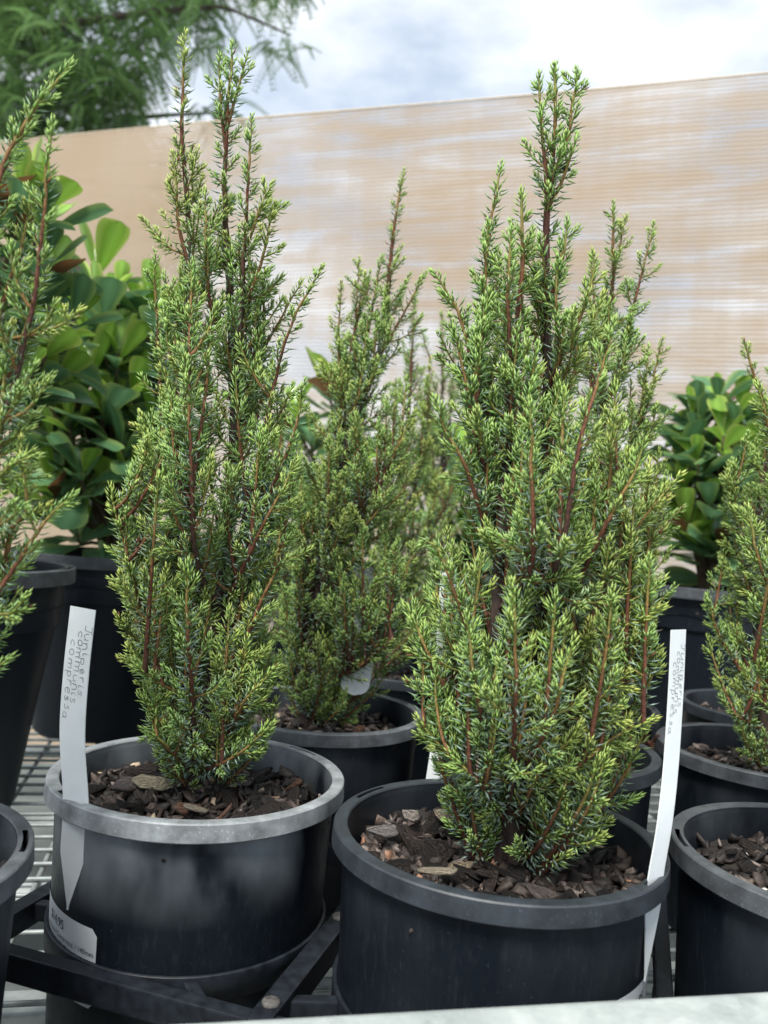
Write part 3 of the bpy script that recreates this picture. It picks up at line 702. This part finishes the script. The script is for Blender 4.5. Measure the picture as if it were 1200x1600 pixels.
# --- D: behind the gap between A and B
jD = small_pot('potted_juniper', 'leaning juniper in dark pot with a big white card tag among its lower twigs', PD, .3, (.105, .115, .125), 4, (35, 215), fill=(330, 16))
juniper(jD, base_at(PD, -.008, .004, SZ + .001), .604, [
    [(490, 1140), (484, 1000), (510, 850), (540, 690), (590, 560), (612, 400), (630, 265)],
    [(500, 900, 0), (528, 720, 0), (546, 560, 0), (562, 408, 0)], [(545, 660, 0), (580, 500, 0), (600, 398, 0)],
    [(592, 560, 0), (640, 470, 0), (664, 425, 0)], [(550, 690, 0), (530, 560, .01), (532, 440, .01)], [(490, 1080, 0), (560, 1040, -.02), (612, 1000, -.03)], [(510, 900, 0), (590, 760, -.02), (650, 640, -.02)]],
    [(1085, 442, 570), (1020, 430, 622), (900, 440, 640), (800, 455, 655), (700, 472, 655), (600, 500, 645), (520, 525, 635), (430, 560, 625)], 220, 12, nlen=.0064, gap=.0033, nwid=.0006, trunk_r=.007)
# --- E, F, G, I, J and the rest of the block
jE = small_pot('potted_juniper', 'juniper whose bare upper twigs fork in front of the shade cloth beside the round-leaved shrub', PE, .15, DARK, 5, (80, 260), fill=(240, 6))
juniper(jE, base_at(PE, .006, .0), .55, [
    [(850, 1210), (890, 1000), (930, 800), (944, 600), (952, 450), (957, 316)], [(940, 660, 0), (985, 500, 0), (1006, 420, 0), (1020, 350, 0)],
    [(930, 700, 0), (925, 500, 0), (924, 402, 0)], [(960, 760, 0), (1010, 640, 0), (1033, 530, 0)], [(950, 460, 0), (966, 400, 0), (982, 336, 0)], [(930, 800, 0), (1010, 680, .01), (1050, 640, .01)], [(910, 1000, 0), (1010, 850, .0), (1068, 790, 0)]],
    [(1150, 840, 960), (1050, 840, 1000), (900, 870, 1055), (800, 890, 1062), (700, 900, 1050), (600, 912, 1030), (500, 918, 1005), (430, 922, 985)], 115, 15, nlen=.0064, gap=.0033, nwid=.0006)
jF = small_pot('potted_juniper', 'juniper in near black pot standing against the steel rail past the curved white label', PF, .2, (.07, .078, .086), 6, (172, 352), fill=(420, 26))
juniper(jF, base_at(PF, .004, .01), .381, [
    [(1312, 1400), (1300, 1100), (1290, 800), (1285, 500), (1290, 300)], [(1300, 1150, 0), (1230, 980, 0), (1190, 880, -.01), (1172, 800, -.01)], [(1295, 1200, 0), (1220, 1080, 0), (1165, 1020, 0)], [(1290, 900, 0), (1230, 760, 0), (1200, 660, 0), (1190, 600, 0)], [(1290, 1000, 0), (1210, 900, .01), (1160, 840, .01)], [(1290, 1230, 0), (1225, 1130, 0), (1185, 1090, 0)], [(1300, 1100, 0), (1210, 960, .0), (1155, 925, 0)]],
    [(1200, 1240, 1390), (1120, 1195, 1420), (1020, 1165, 1440), (920, 1160, 1440), (830, 1168, 1430), (740, 1190, 1420), (600, 1215, 1400), (400, 1255, 1350)], 60, 19, nlen=.0068, gap=.0031, nwid=.0006)
jG = small_pot('potted_juniper', 'soft green juniper rising from the dark pot behind the rail-side pot without a tag', PG, .2, (.06, .068, .076), 7, (120, 300), fill=(240, 8))
juniper(jG, base_at(PG), .578, [
    [(1196, 1210), (1185, 1000), (1190, 800), (1200, 660), (1185, 600), (1162, 535)], [(1190, 1000, 0), (1150, 800, 0), (1135, 720, 0)], [(1190, 1100, 0), (1130, 1000, 0), (1104, 930, 0)], [(1190, 1140, 0), (1150, 1120, -.02), (1128, 1090, -.02)], [(1195, 850, 0), (1215, 700, 0), (1210, 560, 0)]],
    [(1150, 1140, 1240), (1050, 1105, 1260), (950, 1108, 1270), (850, 1112, 1275), (750, 1125, 1270), (650, 1165, 1250)], 64, 23, nlen=.0064, gap=.0033, nwid=.0006)
PH = np.array((.352, .737)); PJ = np.array((.035, .80)); PK = np.array((.09, 1.0)); PQ = np.array((-.13, .86))
jI = small_pot('potted_juniper', 'juniper pot half hidden behind the forked juniper and its dead brown sprig', PI_, .1, DARK, 8, (0, 180), fill=(160, 0))
juniper(jI, base_at(PI_), .697, [[(880, 1140), (900, 950), (920, 800), (930, 700)], [(900, 1000, 0), (960, 850, 0), (985, 760, 0)]],
    [(1080, 850, 930), (950, 850, 990), (850, 870, 990), (750, 900, 970)], 26, 27, nlen=.0058, gap=.0036, nwid=.0007)
jH = small_pot('potted_juniper', 'juniper pot standing furthest back along the bench end by the round-leaved shrub', PH, .1, DARK, 9, (60, 240), fill=(160, 0))
juniper(jH, base_at(PH), .737, [[(1225, 1110), (1230, 900), (1235, 700), (1240, 560)], [(1230, 900, 0), (1270, 740, 0), (1280, 640, 0)]],
    [(1050, 1190, 1280), (900, 1185, 1300), (750, 1190, 1290), (640, 1210, 1270)], 26, 31, nlen=.0058, gap=.0036, nwid=.0007)
jJ = small_pot('potted_juniper', 'yellowish green juniper in the pot right behind the leaning juniper', PJ, .1, (.05, .058, .066), 10, (95, 275), fill=(200, 4))
juniper(jJ, base_at(PJ, -.03, 0), .80, [[(600, 1060), (615, 850), (638, 650), (648, 462)], [(620, 850, 0), (665, 700, 0), (672, 560, 0)], [(610, 950, 0), (590, 760, 0), (600, 620, 0)], [(620, 900, 0), (690, 800, 0), (715, 720, 0)]],
    [(1000, 560, 690), (900, 570, 715), (800, 590, 715), (700, 605, 700), (600, 620, 682), (500, 632, 664)], 90, 35, nlen=.0070, gap=.0036, nwid=.0007, warm_side=.2)
jK = small_pot('potted_juniper', 'thin pale juniper tips showing between the two large junipers against the cloth', PK, .1, DARK, 11, (95, 275), fill=(120, 0))
juniper(jK, base_at(PK, -.02), 1.0, [[(690, 1020), (692, 800), (690, 640), (690, 486)], [(692, 760, 0), (706, 620, 0), (712, 500, 0)], [(690, 800, 0), (672, 680, 0), (668, 590, 0)]],
    [(950, 640, 750), (800, 655, 745), (700, 665, 735), (600, 678, 720)], 24, 39, nlen=.0064, gap=.0042, nwid=.0008)
jQ = small_pot('potted_juniper', 'juniper in the shadowed gap between the chalky pot plant and the broad-leaved shrub', PQ, .1, DARK, 12, (95, 275), fill=(120, 0))
juniper(jQ, base_at(PQ), .86, [[(424, 1060), (430, 900), (436, 740), (440, 640)]],
    [(980, 380, 480), (860, 370, 490), (760, 385, 485), (680, 405, 470)], 26, 43, nlen=.0062, gap=.004, nwid=.0008)

# ================================================================== BROAD-LEAVED SHRUBS
def leaf_mesh(seed, young):
    r = random.Random(seed); nl, nw = 12, 4; V = []; C = []; bend = r.uniform(-.45, .45); cup = r.uniform(.15, .5); twist = r.uniform(-.5, .5); tipw = r.uniform(.0, .12)
    base = np.array((.20, .36, .045) if young else (.080, .180, .080)); edge = np.array((.42, .50, .12) if young else (.26, .36, .10)); mid = base * 1.35 + .015
    base = base * r.uniform(.85, 1.2)
    for i in range(nl + 1):
        s = i / nl; w_ = .40 * (.05 + .95 * s ** 1.05) * math.sqrt(max(.004, 1 - s ** 5))
        for j in range(-nw // 2, nw // 2 + 1):
            q = j / (nw / 2); x = q * w_; z = bend * s * s * .6 + cup * abs(q) ** 1.6 * w_ + .012 * math.sin(9 * s + q * 3) * abs(q)
            ct, st = math.cos(twist * s), math.sin(twist * s)
            V.append((x * ct - z * st * .3, s, z * ct + x * st)); C.append(mid if j == 0 else (edge * .75 + base * .25 if abs(q) > .99 else base))
    n = nw + 1; F = [(i * n + j, i * n + j + 1, (i + 1) * n + j + 1, (i + 1) * n + j) for i in range(nl) for j in range(nw)]
    me = mesh_np('leaf', V, F, True); col_attr(me, 'tint', np.array(C)); me.materials.append(M['leaf']); return me
YOUNG = [leaf_mesh(100 + s, True) for s in range(5)]; OLD = [leaf_mesh(200 + s, False) for s in range(9)]; DRY = leaf_mesh(300, False); DRY.attributes['tint'].data.foreach_set('color', np.tile(np.array((.16, .075, .035, 1), np.float32), len(DRY.vertices)))
def shrub(label, c, Rr, h, zr, crown, nros, seed, llen=.062, slots=(10, 190), group=None, chalk=.1, rimc=(.05, .057, .064)):
    """crown: (x px, y px, half width px, half height px) surveyed at the pot's distance"""
    root = small_pot('potted_shrub', label, c, chalk, rimc, seed, slots, group, (150, 0), Rr=Rr, h=h, taper=Rr * .27, band=.013, cat='potted shrub', zr=zr, soil=.03)
    r = random.Random(seed); ctr = at_dist(crown[0], crown[1], c[1]); hw = crown[2] / FPX * c[1]; hh = crown[3] / FPX * c[1]
    base = np.array((c[0], c[1], zr - .035)); LF = []
    for k in range(nros):
        u = (k + .5) / nros; ph = k * 2.39996 + seed; cz = 1 - 1.9 * u; sr = math.sqrt(max(0, 1 - cz * cz)); rr = r.uniform(.66, 1.05)
        tip = ctr + np.array((math.cos(ph) * sr * hw * rr, math.sin(ph) * sr * hw * rr, cz * hh * rr))
        tip[2] = max(tip[2], zr + .01)
        ax = tip - (ctr - np.array((0, 0, hh * .9))); ax /= np.linalg.norm(ax); ax = ax * .8 + np.array((0, 0, .5)); ax /= np.linalg.norm(ax)
        P = catmull([base, base * .55 + tip * .45 + np.array(((tip[0] - base[0]) * -.12, (tip[1] - base[1]) * -.12, .02)), tip - ax * .02, tip], .012)
        v_, f_ = tube(P, np.linspace(.0030, .0015, len(P)), 6); s_ = Soup(); s_.add(v_, f_, (.10, .075, .045)); link('stem', s_.mesh('stem', True), M['bark'], root)
        nlv = r.choice((7, 8, 9, 10)); yg = r.random() < .42
        e1 = np.cross(ax, (0.3, .2, .9)); e1 /= np.linalg.norm(e1); e2 = np.cross(ax, e1)
        for q in range(nlv):
            f = q / (nlv - 1); an = R_(78 - 52 * f + r.uniform(-10, 10)); a = q * 2.4 + r.uniform(-.3, .3) + k
            rad = e1 * math.cos(a) + e2 * math.sin(a); d = ax * math.cos(an) + rad * math.sin(an); nrm = ax * math.sin(an) - rad * math.cos(an); sd = np.cross(d, nrm)
            L_ = llen * r.uniform(.62, 1.2) * (1.05 - .38 * f); p = tip - ax * .028 * (1 - f) + rad * .001
            me = r.choice(YOUNG if (yg and f > .35) or (f > .8 and r.random() < .6) else OLD) if r.random() > .035 else DRY
            LF.append((p[1] + d[1] * L_ * .5, me, p, np.stack([sd, d, nrm], 1), L_))
    LF.sort(key=lambda q: q[0]); rest = Soup()
    for k, (_, me, p, Rm, L_) in enumerate(LF):
        if k < 290:                                # the leaves on the near side one by one
            o = link('leaf', me, None, root); o.location = tuple(p); o.rotation_euler = Matrix(Rm.tolist()).to_euler(); o.scale = (L_, L_, L_)
        else:
            nv = len(me.vertices); v = np.empty(nv * 3, np.float32); me.vertices.foreach_get('co', v); c_ = np.empty(nv * 4, np.float32); me.attributes['tint'].data.foreach_get('color', c_)
            rest.add((v.reshape(-1, 3) * L_) @ Rm.T + p, np.array([q.vertices[:] for q in me.polygons]), c_.reshape(-1, 4)[:, :3])
    if rest.V: link('rear_leaves', rest.mesh('rear_leaves', True), M['leaf'], root, 'stuff')
    return root
shrub('broad-leaved shrub in tall tapered black pot behind the scuffed black pot', (-.366, .70), .105, .205, CAMZ - .060, (-10, 470, 125, 210), 30, 21, .056)
shrub('dense glossy broad-leaved shrub with yellow green new rosettes beside the chalky pot juniper', (-.315, .98), .110, .205, CAMZ - .060, (155, 645, 112, 225), 54, 22, .074)
shrub('round-leaved shrub in black pot before the shade cloth beyond the forked juniper', (.415, 1.06), .105, .215, CAMZ - .050, (1115, 765, 66, 145), 36, 23, .066)
shrub('broad-leaved shrub peeping out behind the leaning juniper', (-.06, 1.16), .10, .205, CAMZ - .060, (500, 720, 80, 140), 14, 24, .070)
shrub('broad-leaved shrub glimpsed under the thin pale juniper tips', (.125, 1.18), .10, .205, CAMZ - .060, (725, 770, 80, 120), 12, 25, .070)

# ================================================================== CARRY TRAY
TU = np.array((.955, -.297)); TV = np.array((.297, .955)); TZ = CAMZ - .207; tyaw = math.atan2(TU[1], TU[0])
def tpos(u, v): return PA + TU * u + TV * v
tray = empty('carry_tray', (PA[0], PA[1], DECK_Z)); tag(tray, 'black plastic carry tray with rings gripping the two front pots', 'tray')
def tbar(u0, v0, u1, v1, wd, ht, z, nm='bar'):
    a, b_ = tpos(u0, v0), tpos(u1, v1); c = (a + b_) / 2; d = b_ - a
    return link(nm, box_mesh(nm, (c[0], c[1], z - ht / 2), (np.linalg.norm(d), wd, ht), math.atan2(d[1], d[0]), .0009), M['tray'], tray)
tbar(-.082, -.0735, .10, -.0735, .0085, .0125, TZ + .0006)
tbar(.0765, -.079, .0765, .155, .0105, .0135, TZ + .0022)
tbar(-.0775, -.069, -.0775, .155, .0095, .0125, TZ - .0008)
tbar(-.09, .112, .236, .112, .008, .012, TZ - .0005)
tbar(.236, -.02, .236, .155, .008, .012, TZ - .0012)
tbar(-.0775, .02, -.0665, .015, .006, .009, TZ - .002, 'strut'); tbar(-.0775, -.028, -.062, -.024, .006, .009, TZ - .002, 'strut')
tbar(.066, .012, .0765, .015, .006, .008, TZ - .001, 'strut'); tbar(.05, -.0735, .033, -.058, .006, .009, TZ - .001, 'strut')
tbar(.0765, .02, .092, .015, .006, .008, TZ - .001, 'strut'); tbar(.0765, -.055, .10, -.045, .006, .008, TZ - .001, 'strut')
for c, nm in ((PA, 'ring'), (PB, 'ring')):
    V, F = revolve([(.0690, 0), (.0706, 0), (.0708, -.0004), (.0705, -.012), (.0686, -.012), (.0684, -.0004), (.0690, 0)], 96, (c[0], c[1], TZ + .001)); link('ring', mesh_py('ring', V, F, True), M['tray'], tray)
for (u, v) in ((.0765, -.0655), (.0765, .018)):
    p = tpos(u, v); V, F = revolve([(.0001, .0009), (.0034, .0009), (.0039, .0003), (.0040, -.002)], 28, (p[0], p[1], TZ + .0026)); link('peg', mesh_py('peg', V, F, True), M['traywear'], tray)
for (u, v) in ((.236, .05), (.0765, .11), (-.0775, .11), (-.0775, -.05), (.08, -.06)):
    p = tpos(u, v); V, F = revolve([(.0001, 0), (.0036, 0), (.0042, -.001), (.0046, TZ * -1 + DECK_Z + .012), (.0001, TZ * -1 + DECK_Z + .012)], 20, (p[0], p[1], TZ - .0125)); link('leg', mesh_py('leg', V, F, True), M['tray'], tray)

# ================================================================== PLANT LABELS
GL = {  # single-stroke hand, x to the right, y up, x-height 1
 'J': (.75, [[(.0, 1.5), (.75, 1.5)], [(.5, 1.5), (.5, .3), (.38, .03), (.15, 0), (0, .25)]]),
 'u': (.75, [[(0, 1), (.02, .3), (.2, 0), (.42, .05), (.6, .4), (.62, 1)], [(.62, .5), (.66, 0)]]), 'n': (.75, [[(0, 1), (.02, 0)], [(.02, .6), (.25, 1), (.48, .9), (.56, .5), (.6, 0)]]),
 'i': (.32, [[(.08, .95), (.05, .25), (.14, 0), (.28, .1)], [(.12, 1.4), (.15, 1.36)]]), 'p': (.75, [[(.05, 1), (0, -.8)], [(.03, .7), (.25, 1.02), (.52, .85), (.55, .4), (.35, .05), (.03, .2)]]),
 'e': (.65, [[(.03, .5), (.45, .6), (.42, .92), (.22, 1), (.05, .72), (.03, .3), (.2, 0), (.52, .12)]]), 'r': (.55, [[(0, 1), (.03, 0)], [(.03, .6), (.2, .95), (.45, .92)]]),
 's': (.6, [[(.45, .9), (.22, 1), (.08, .78), (.3, .5), (.45, .25), (.28, .0), (.02, .08)]]), 'c': (.62, [[(.48, .88), (.25, 1), (.04, .68), (.04, .28), (.22, 0), (.5, .12)]]),
 'o': (.68, [[(.3, 1), (.06, .8), (.02, .3), (.22, 0), (.46, .1), (.55, .55), (.42, .95), (.26, 1)]]), 'm': (1.05, [[(0, 1), (.02, 0)], [(.02, .65), (.22, 1), (.42, .8), (.44, 0)], [(.44, .65), (.64, 1), (.84, .8), (.88, 0)]]),
 'a': (.72, [[(.5, .85), (.28, 1), (.05, .7), (.05, .2), (.24, 0), (.46, .3), (.52, .95)], [(.52, .9), (.54, .2), (.68, -.05)]])}
def plant_label(label, line, wvec, width, tip_len, text=None, start=.012, xh=.0026, mat=None, rounded=False, name='plant_label', th=.0005, group=None):
    P = catmull(line, .003); S = np.concatenate([[0], np.cumsum(np.linalg.norm(np.diff(P, axis=0), axis=1))]); Lt = S[-1]
    wv = np.asarray(wvec, float); wv /= np.linalg.norm(wv)
    def at(s, q, off=0):
        s = min(max(s, 0), Lt); p = np.array([np.interp(s, S, P[:, k]) for k in range(3)]); p2 = np.array([np.interp(min(Lt, s + .002), S, P[:, k]) for k in range(3)]); p1 = np.array([np.interp(max(0, s - .002), S, P[:, k]) for k in range(3)])
        tv = p2 - p1; tv /= np.linalg.norm(tv); nv = np.cross(tv, wv); nv /= np.linalg.norm(nv)
        return p + wv * q + nv * off
    V = []; n = 60
    for i in range(n + 1):
        s = Lt * i / n; hw = width / 2
        if s > Lt - tip_len: hw *= max(.05, (Lt - s) / tip_len) if not rounded else max(.12, math.sqrt(max(0, 1 - ((s - Lt + tip_len) / tip_len) ** 2)))
        for off in (-th / 2, th / 2):
            for q in (-hw, 0, hw): V.append(at(s, q, off))
    F = []
    for i in range(n):
        a, b_ = i * 6, (i + 1) * 6
        for k in (0, 1): F += [(a + k, a + k + 1, b_ + k + 1, b_ + k), (a + 3 + k + 1, a + 3 + k, b_ + 3 + k, b_ + 3 + k + 1)]
        F += [(a, b_, b_ + 3, a + 3), (a + 2, a + 5, b_ + 5, b_ + 2)]
    F += [(0, 3, 4, 1), (1, 4, 5, 2)]; e = n * 6; F += [(e, e + 1, e + 4, e + 3), (e + 1, e + 2, e + 5, e + 4)]
    root = empty(name, tuple(P[-1])); tag(root, label, 'label', group)
    link('strip', mesh_py('strip', V, F), mat or M['tagw'], root)
    if text:
        r = random.Random(len(label))
        for li, (tx, q0, s0_) in enumerate(text):
            s_ = Soup(); x = 0
            for ch in tx:
                adv, strokes = GL[ch]; k = r.uniform(.8, 1.15); dy = r.uniform(-.16, .16); kx = r.uniform(1.75, 2.25); sl_ = r.uniform(-.1, .3)
                for st in strokes:
                    Q = catmull([(a[0] * kx + sl_ * a[1] + r.uniform(-.06, .06), a[1] * k + r.uniform(-.06, .06), 0) for a in st], .22)
                    T = np.gradient(Q, axis=0); T /= np.linalg.norm(T, axis=1)[:, None] + 1e-9; nr = np.stack([-T[:, 1], T[:, 0]], 1); pv = []; hwk = .065 * r.uniform(.75, 1.2)
                    for a, nn in zip(Q, nr):
                        for sg in (-1, 1):
                            gx = (a[0] + x + sg * nn[0] * hwk) * xh; gy = (a[1] + dy + sg * nn[1] * hwk) * xh
                            pv.append(at(s0_ + gx, q0 + gy - gx * .03, th / 2 + .00012))
                    m_ = len(Q); s_.add(pv, [(2 * i, 2 * i + 1, 2 * i + 3, 2 * i + 2) for i in range(m_ - 1)])
                x += adv * kx + r.uniform(.3, .5)
            link('handwriting', s_.mesh('handwriting'), M['ink'], root)
    return root
LINES = lambda w_, s_: [('juniperis'.replace('j', 'J'), w_ * .21, s_), ('communis', -w_ * .04, s_ + .003), ('compressa', -w_ * .29, s_ + .0075)]
def pol(c, r, deg, z): return np.array((c[0] + r * math.cos(R_(deg)), c[1] + r * math.sin(R_(deg)), z))
sA = 232; slot = pol(PA, .0722, sA, RIM_Z); d0 = slot[1]
lA = [at_dist(130, 950, d0 + .004), at_dist(119, 1050, d0 + .003), at_dist(113, 1150, d0 + .002), slot, pol(PA, .0715, sA, RIM_Z - .022), pol(PA, .0712, sA - 1, RIM_Z - .050)]
plant_label('wide white plant label with pencil writing pushed through the chalky grey rim', lA, (.93, -.30, -.05), .0138, .026, LINES(.0138, .0075), xh=.0023)
sB = 325; slot = pol(PB, .0722, sB, RIM_Z); d0 = slot[1]
lB = [at_dist(1060, 984, d0 + .010), at_dist(1056, 1080, d0 + .010), at_dist(1048, 1200, d0 + .007), at_dist(1038, 1290, d0 + .003), slot, pol(PB, .0718, sB, RIM_Z - .018), pol(PB, .0712, sB - 1, RIM_Z - .042)]
plant_label('narrow looking curved white plant label leaning out of the clean dark pot', lB, (.80, .60, .0), .0105, .030, LINES(.0105, .006), xh=.0019)
plant_label('white card tag half hidden by the lower twigs of the leaning juniper', [at_dist(584, 898, .618), at_dist(570, 985, .614), at_dist(552, 1086, .600)], (.96, .2, -.1), .021, .008, rounded=True)
plant_label('white label hidden in the twigs above the clean dark pot', [at_dist(706, 895, .392), at_dist(699, 1000, .390), at_dist(702, 1110, .392), at_level(716, 1262, SZ - .004)], (.97, .2, 0), .0105, .012)
plant_label('blank grey white label standing between the dark pot and the leaning juniper', [at_dist(690, 1128, .52), at_dist(682, 1200, .515), np.array((.032, .497, DECK_Z + .001))], (.96, .28, 0), .0115, .008)
# the printed picture tag seen between the twigs
mt, t, b, o = new_mat('printed_picture'); n = tex(t, 55, 2, .5); r_ = ramp(t, n.outputs[0], [(.36, (.03, .14, .50)), (.46, (.05, .22, .62)), (.50, (.75, .78, .82)), (.55, (.55, .10, .30)), (.64, (.75, .25, .50))]); r_.color_ramp.interpolation = 'EASE'
t.links.new(r_.outputs[0], b.inputs['Base Color']); b.inputs['Roughness'].default_value = .35
plant_label('glossy blue and pink printed tag showing between twigs of the chalky pot juniper', [at_dist(400, 752, .487), at_dist(397, 900, .489), np.array((-.075, .492, SZ - .006))], (.97, -.2, 0), .017, .120, mat=mt, name='printed_tag')

# ================================================================== PRICE STICKERS
def txt_mesh(s, size):
    cu = bpy.data.curves.new('t', 'FONT'); cu.body = s; cu.size = size; cu.resolution_u = 3
    ob = bpy.data.objects.new('t', cu); col.objects.link(ob); dg = bpy.context.evaluated_depsgraph_get(); me = bpy.data.meshes.new_from_object(ob.evaluated_get(dg))
    V = np.array([v.co[:] for v in me.vertices]); F = [tuple(p.vertices) for p in me.polygons]; bpy.data.objects.remove(ob); bpy.data.curves.remove(cu); bpy.data.meshes.remove(me); return V, F
def body_r(zrel, Rr=.0755, h=.1235, taper=.0038): return Rr - .005 - taper * min(1, max(0, -zrel) / h)
def sticker(root, c, zr, a0, a1, ztop, hgt, texts, bars, tilt=0.0):
    rref = .0685
    def on(x, y, off):                             # x along the pot from the left edge, y down from the top edge
        a = R_(a0) + x / rref; z = -ztop - y + tilt * x; r = body_r(z) + off; return (c[0] + r * math.cos(a), c[1] + r * math.sin(a), zr + z)
    Wd = (R_(a1) - R_(a0)) * rref; nx_, ny_ = 40, 12; V = []; cr_ = .0028
    for j in range(ny_ + 1):
        y = hgt * j / ny_; e = min(y, hgt - y); ins = cr_ - math.sqrt(max(0, cr_ ** 2 - (cr_ - min(e, cr_)) ** 2))
        for i in range(nx_ + 1): V.append(on(ins + (Wd - 2 * ins) * i / nx_, y, .00035))
    F = [(j * (nx_ + 1) + i, (j + 1) * (nx_ + 1) + i, (j + 1) * (nx_ + 1) + i + 1, j * (nx_ + 1) + i + 1) for j in range(ny_) for i in range(nx_)]
    st = link('price_sticker', mesh_py('price_sticker', V, F, True), M['paper'], root); inv = Matrix.Identity(4)
    for (s, size, xr_, y) in texts:
        V, F = txt_mesh(s, size); V2 = [on(v[0] + xr_ - V[:, 0].max(), y - v[1], .0006) for v in V]; o = link('lettering', mesh_py('lettering', V2, F), M['print'], None); o.parent = st
    V = []; F = []; r = random.Random(9); x = bars[0]
    while x < bars[1]:
        w_ = r.choice((.0003, .0003, .0006, .0009)); k = len(V); V += [on(x, bars[2], .0006), on(x + w_, bars[2], .0006), on(x + w_, bars[3], .0006), on(x, bars[3], .0006)]; F.append((k, k + 1, k + 2, k + 3)); x += w_ + r.choice((.0003, .0005, .0008))
    o = link('barcode', mesh_py('barcode', V, F), M['print'], None); o.parent = st
WdA = (R_(246) - R_(175)) * .0685
sticker(jA, PA, RIM_Z, 175, 246, .0545, .036, [('$14.95', .0062, WdA - .024, .0078), ("Juniperus communis 'Compressa' / 140mm", .0034, WdA - .0015, .0126)], (.030, WdA - .020, .0140, .0190))
WdB = (R_(356) - R_(288)) * .0685
sticker(jB, PB, RIM_Z, 288, 356, .0435, .036, [('$14.95', .0058, WdB - .034, .0085), ("Juniperus communis 'Compressa' / 140mm", .0031, WdB - .0015, .0150)], (.034, WdB - .018, .0172, .0215))

# the dead brown sprig lying on the rim behind
r9 = np.random.default_rng(77); sp = empty('dead_sprig', tuple(at_dist(1010, 1165, .585))); tag(sp, 'dead rust brown juniper sprig lying across the dark pot rims', 'twig')
sh = [Shoot(catmull([at_dist(972, 1150, .60), at_dist(1000, 1160, .595), at_dist(1036, 1163, .60)], .003), .0012, .0005, 0)] + [Shoot(catmull([at_dist(985 + 9 * k, 1154 + k, .597), at_dist(992 + 9 * k, 1150 + (k % 2) * 18, .592)], .003), .0008, .0004, 0) for k in range(5)]
s_ = stems_for(sh); s_.C = [np.tile((.14, .055, .03), (len(v), 1)) for v in s_.V]; link('twig', s_.mesh('twig', True), M['stem'], sp)
V, F, vc, fb = needles_for(sh, r9, .005, .0028, .0005, 55); me = mesh_np('needles', V, F); col_attr(me, 'tint', np.tile((.17, .065, .03), (len(V), 1))); flt_attr(me, 'bloom', fb * 0); link('needles', me, M['needle'], sp, 'stuff')
# standout pieces of pale wood among the mulch
def big_chip(root, p, s, tone, rz, tilt=(0, 0), sh=3):
    o = link('bark_chip', chip_mesh(random.Random(1), sh, tone), None, root) if False else None
    V, F = SHAPES[sh]; me = mesh_np('bark_chip', V, F); col_attr(me, 'tint', np.tile(np.array(tone), (len(V), 1))); me.materials.append(M['chip'])
    o = link('bark_chip', me, None, root); o.location = tuple(p); o.rotation_euler = (tilt[0], tilt[1], rz); o.scale = s; return o
def onsoil(px, py, up=.003): q = at_level(px, py, SZ + up + .0065); return q
big_chip(jA, onsoil(238, 1222, .004), (.0125, .0125, .010), (.68, .60, .42), .2, (.25, .05), 3)
big_chip(jA, onsoil(205, 1225, .002), (.012, .011, .008), (.22, .18, .17), .5, (.1, .1), 5)
big_chip(jA, onsoil(448, 1208, .004), (.010, .012, .008), (.15, .125, .118), 1.2, (.3, .1), 2)
big_chip(jA, onsoil(382, 1222, .004), (.008, .009, .010), (.17, .15, .15), .3, (.1, .1), 6)
big_chip(jA, onsoil(310, 1265, .002), (.009, .006, .006), (.55, .48, .36), .3, (.1, .3), 1)
big_chip(jB, onsoil(694, 1272, .006), (.011, .009, .008), (.66, .55, .40), -.9, (.35, .1), 4)
big_chip(jB, onsoil(642, 1276, .006), (.009, .008, .008), (.50, .44, .39), -.4, (.3, .1), 2)
big_chip(jB, onsoil(606, 1298, .004), (.012, .010, .010), (.36, .33, .31), .2, (.15, .1), 8)
big_chip(jB, onsoil(690, 1362, .002), (.012, .006, .006), (.66, .57, .42), .1, (.1, 0), 1)
big_chip(jB, onsoil(840, 1290, .008), (.012, .012, .008), (.040, .036, .035), .9, (.7, .2), 3)
big_chip(jB, onsoil(922, 1310, .006), (.004, .018, .004), (.70, .58, .42), .1, (1.1, 0), 1)

# the fly resting on the tallest twig
fp = at_dist(884, 263, .378); fly = empty('fly', tuple(fp)); tag(fly, 'small dark fly resting on the tallest twig against the cloth', 'fly')
V, F = revolve([(.0001, -.0024), (.0007, -.0018), (.0010, -.0008), (.0007, .0), (.0009, .0007), (.0006, .0014), (.0008, .0019), (.0001, .0025)], 12, (0, 0, 0)); V = [(v[2] * .95 + v[0] * .2, v[1], v[0] * .95 - v[2] * .25) for v in V]
link('body', mesh_py('body', [tuple(np.array(v) + fp) for v in V], F, True), M['print'], fly)
for sg in (-1, 1):
    W_ = [(0, 0, .0007), (-.0016, sg * .0008, .0011), (-.0034, sg * .0015, .0010), (-.0030, sg * .0003, .0009)]; link('wing', mesh_py('wing', [tuple(np.array(v) + fp) for v in W_], [(0, 1, 2, 3)]), plain('fly_wing', (.12, .12, .12), .3, 200, .2, 0), fly)
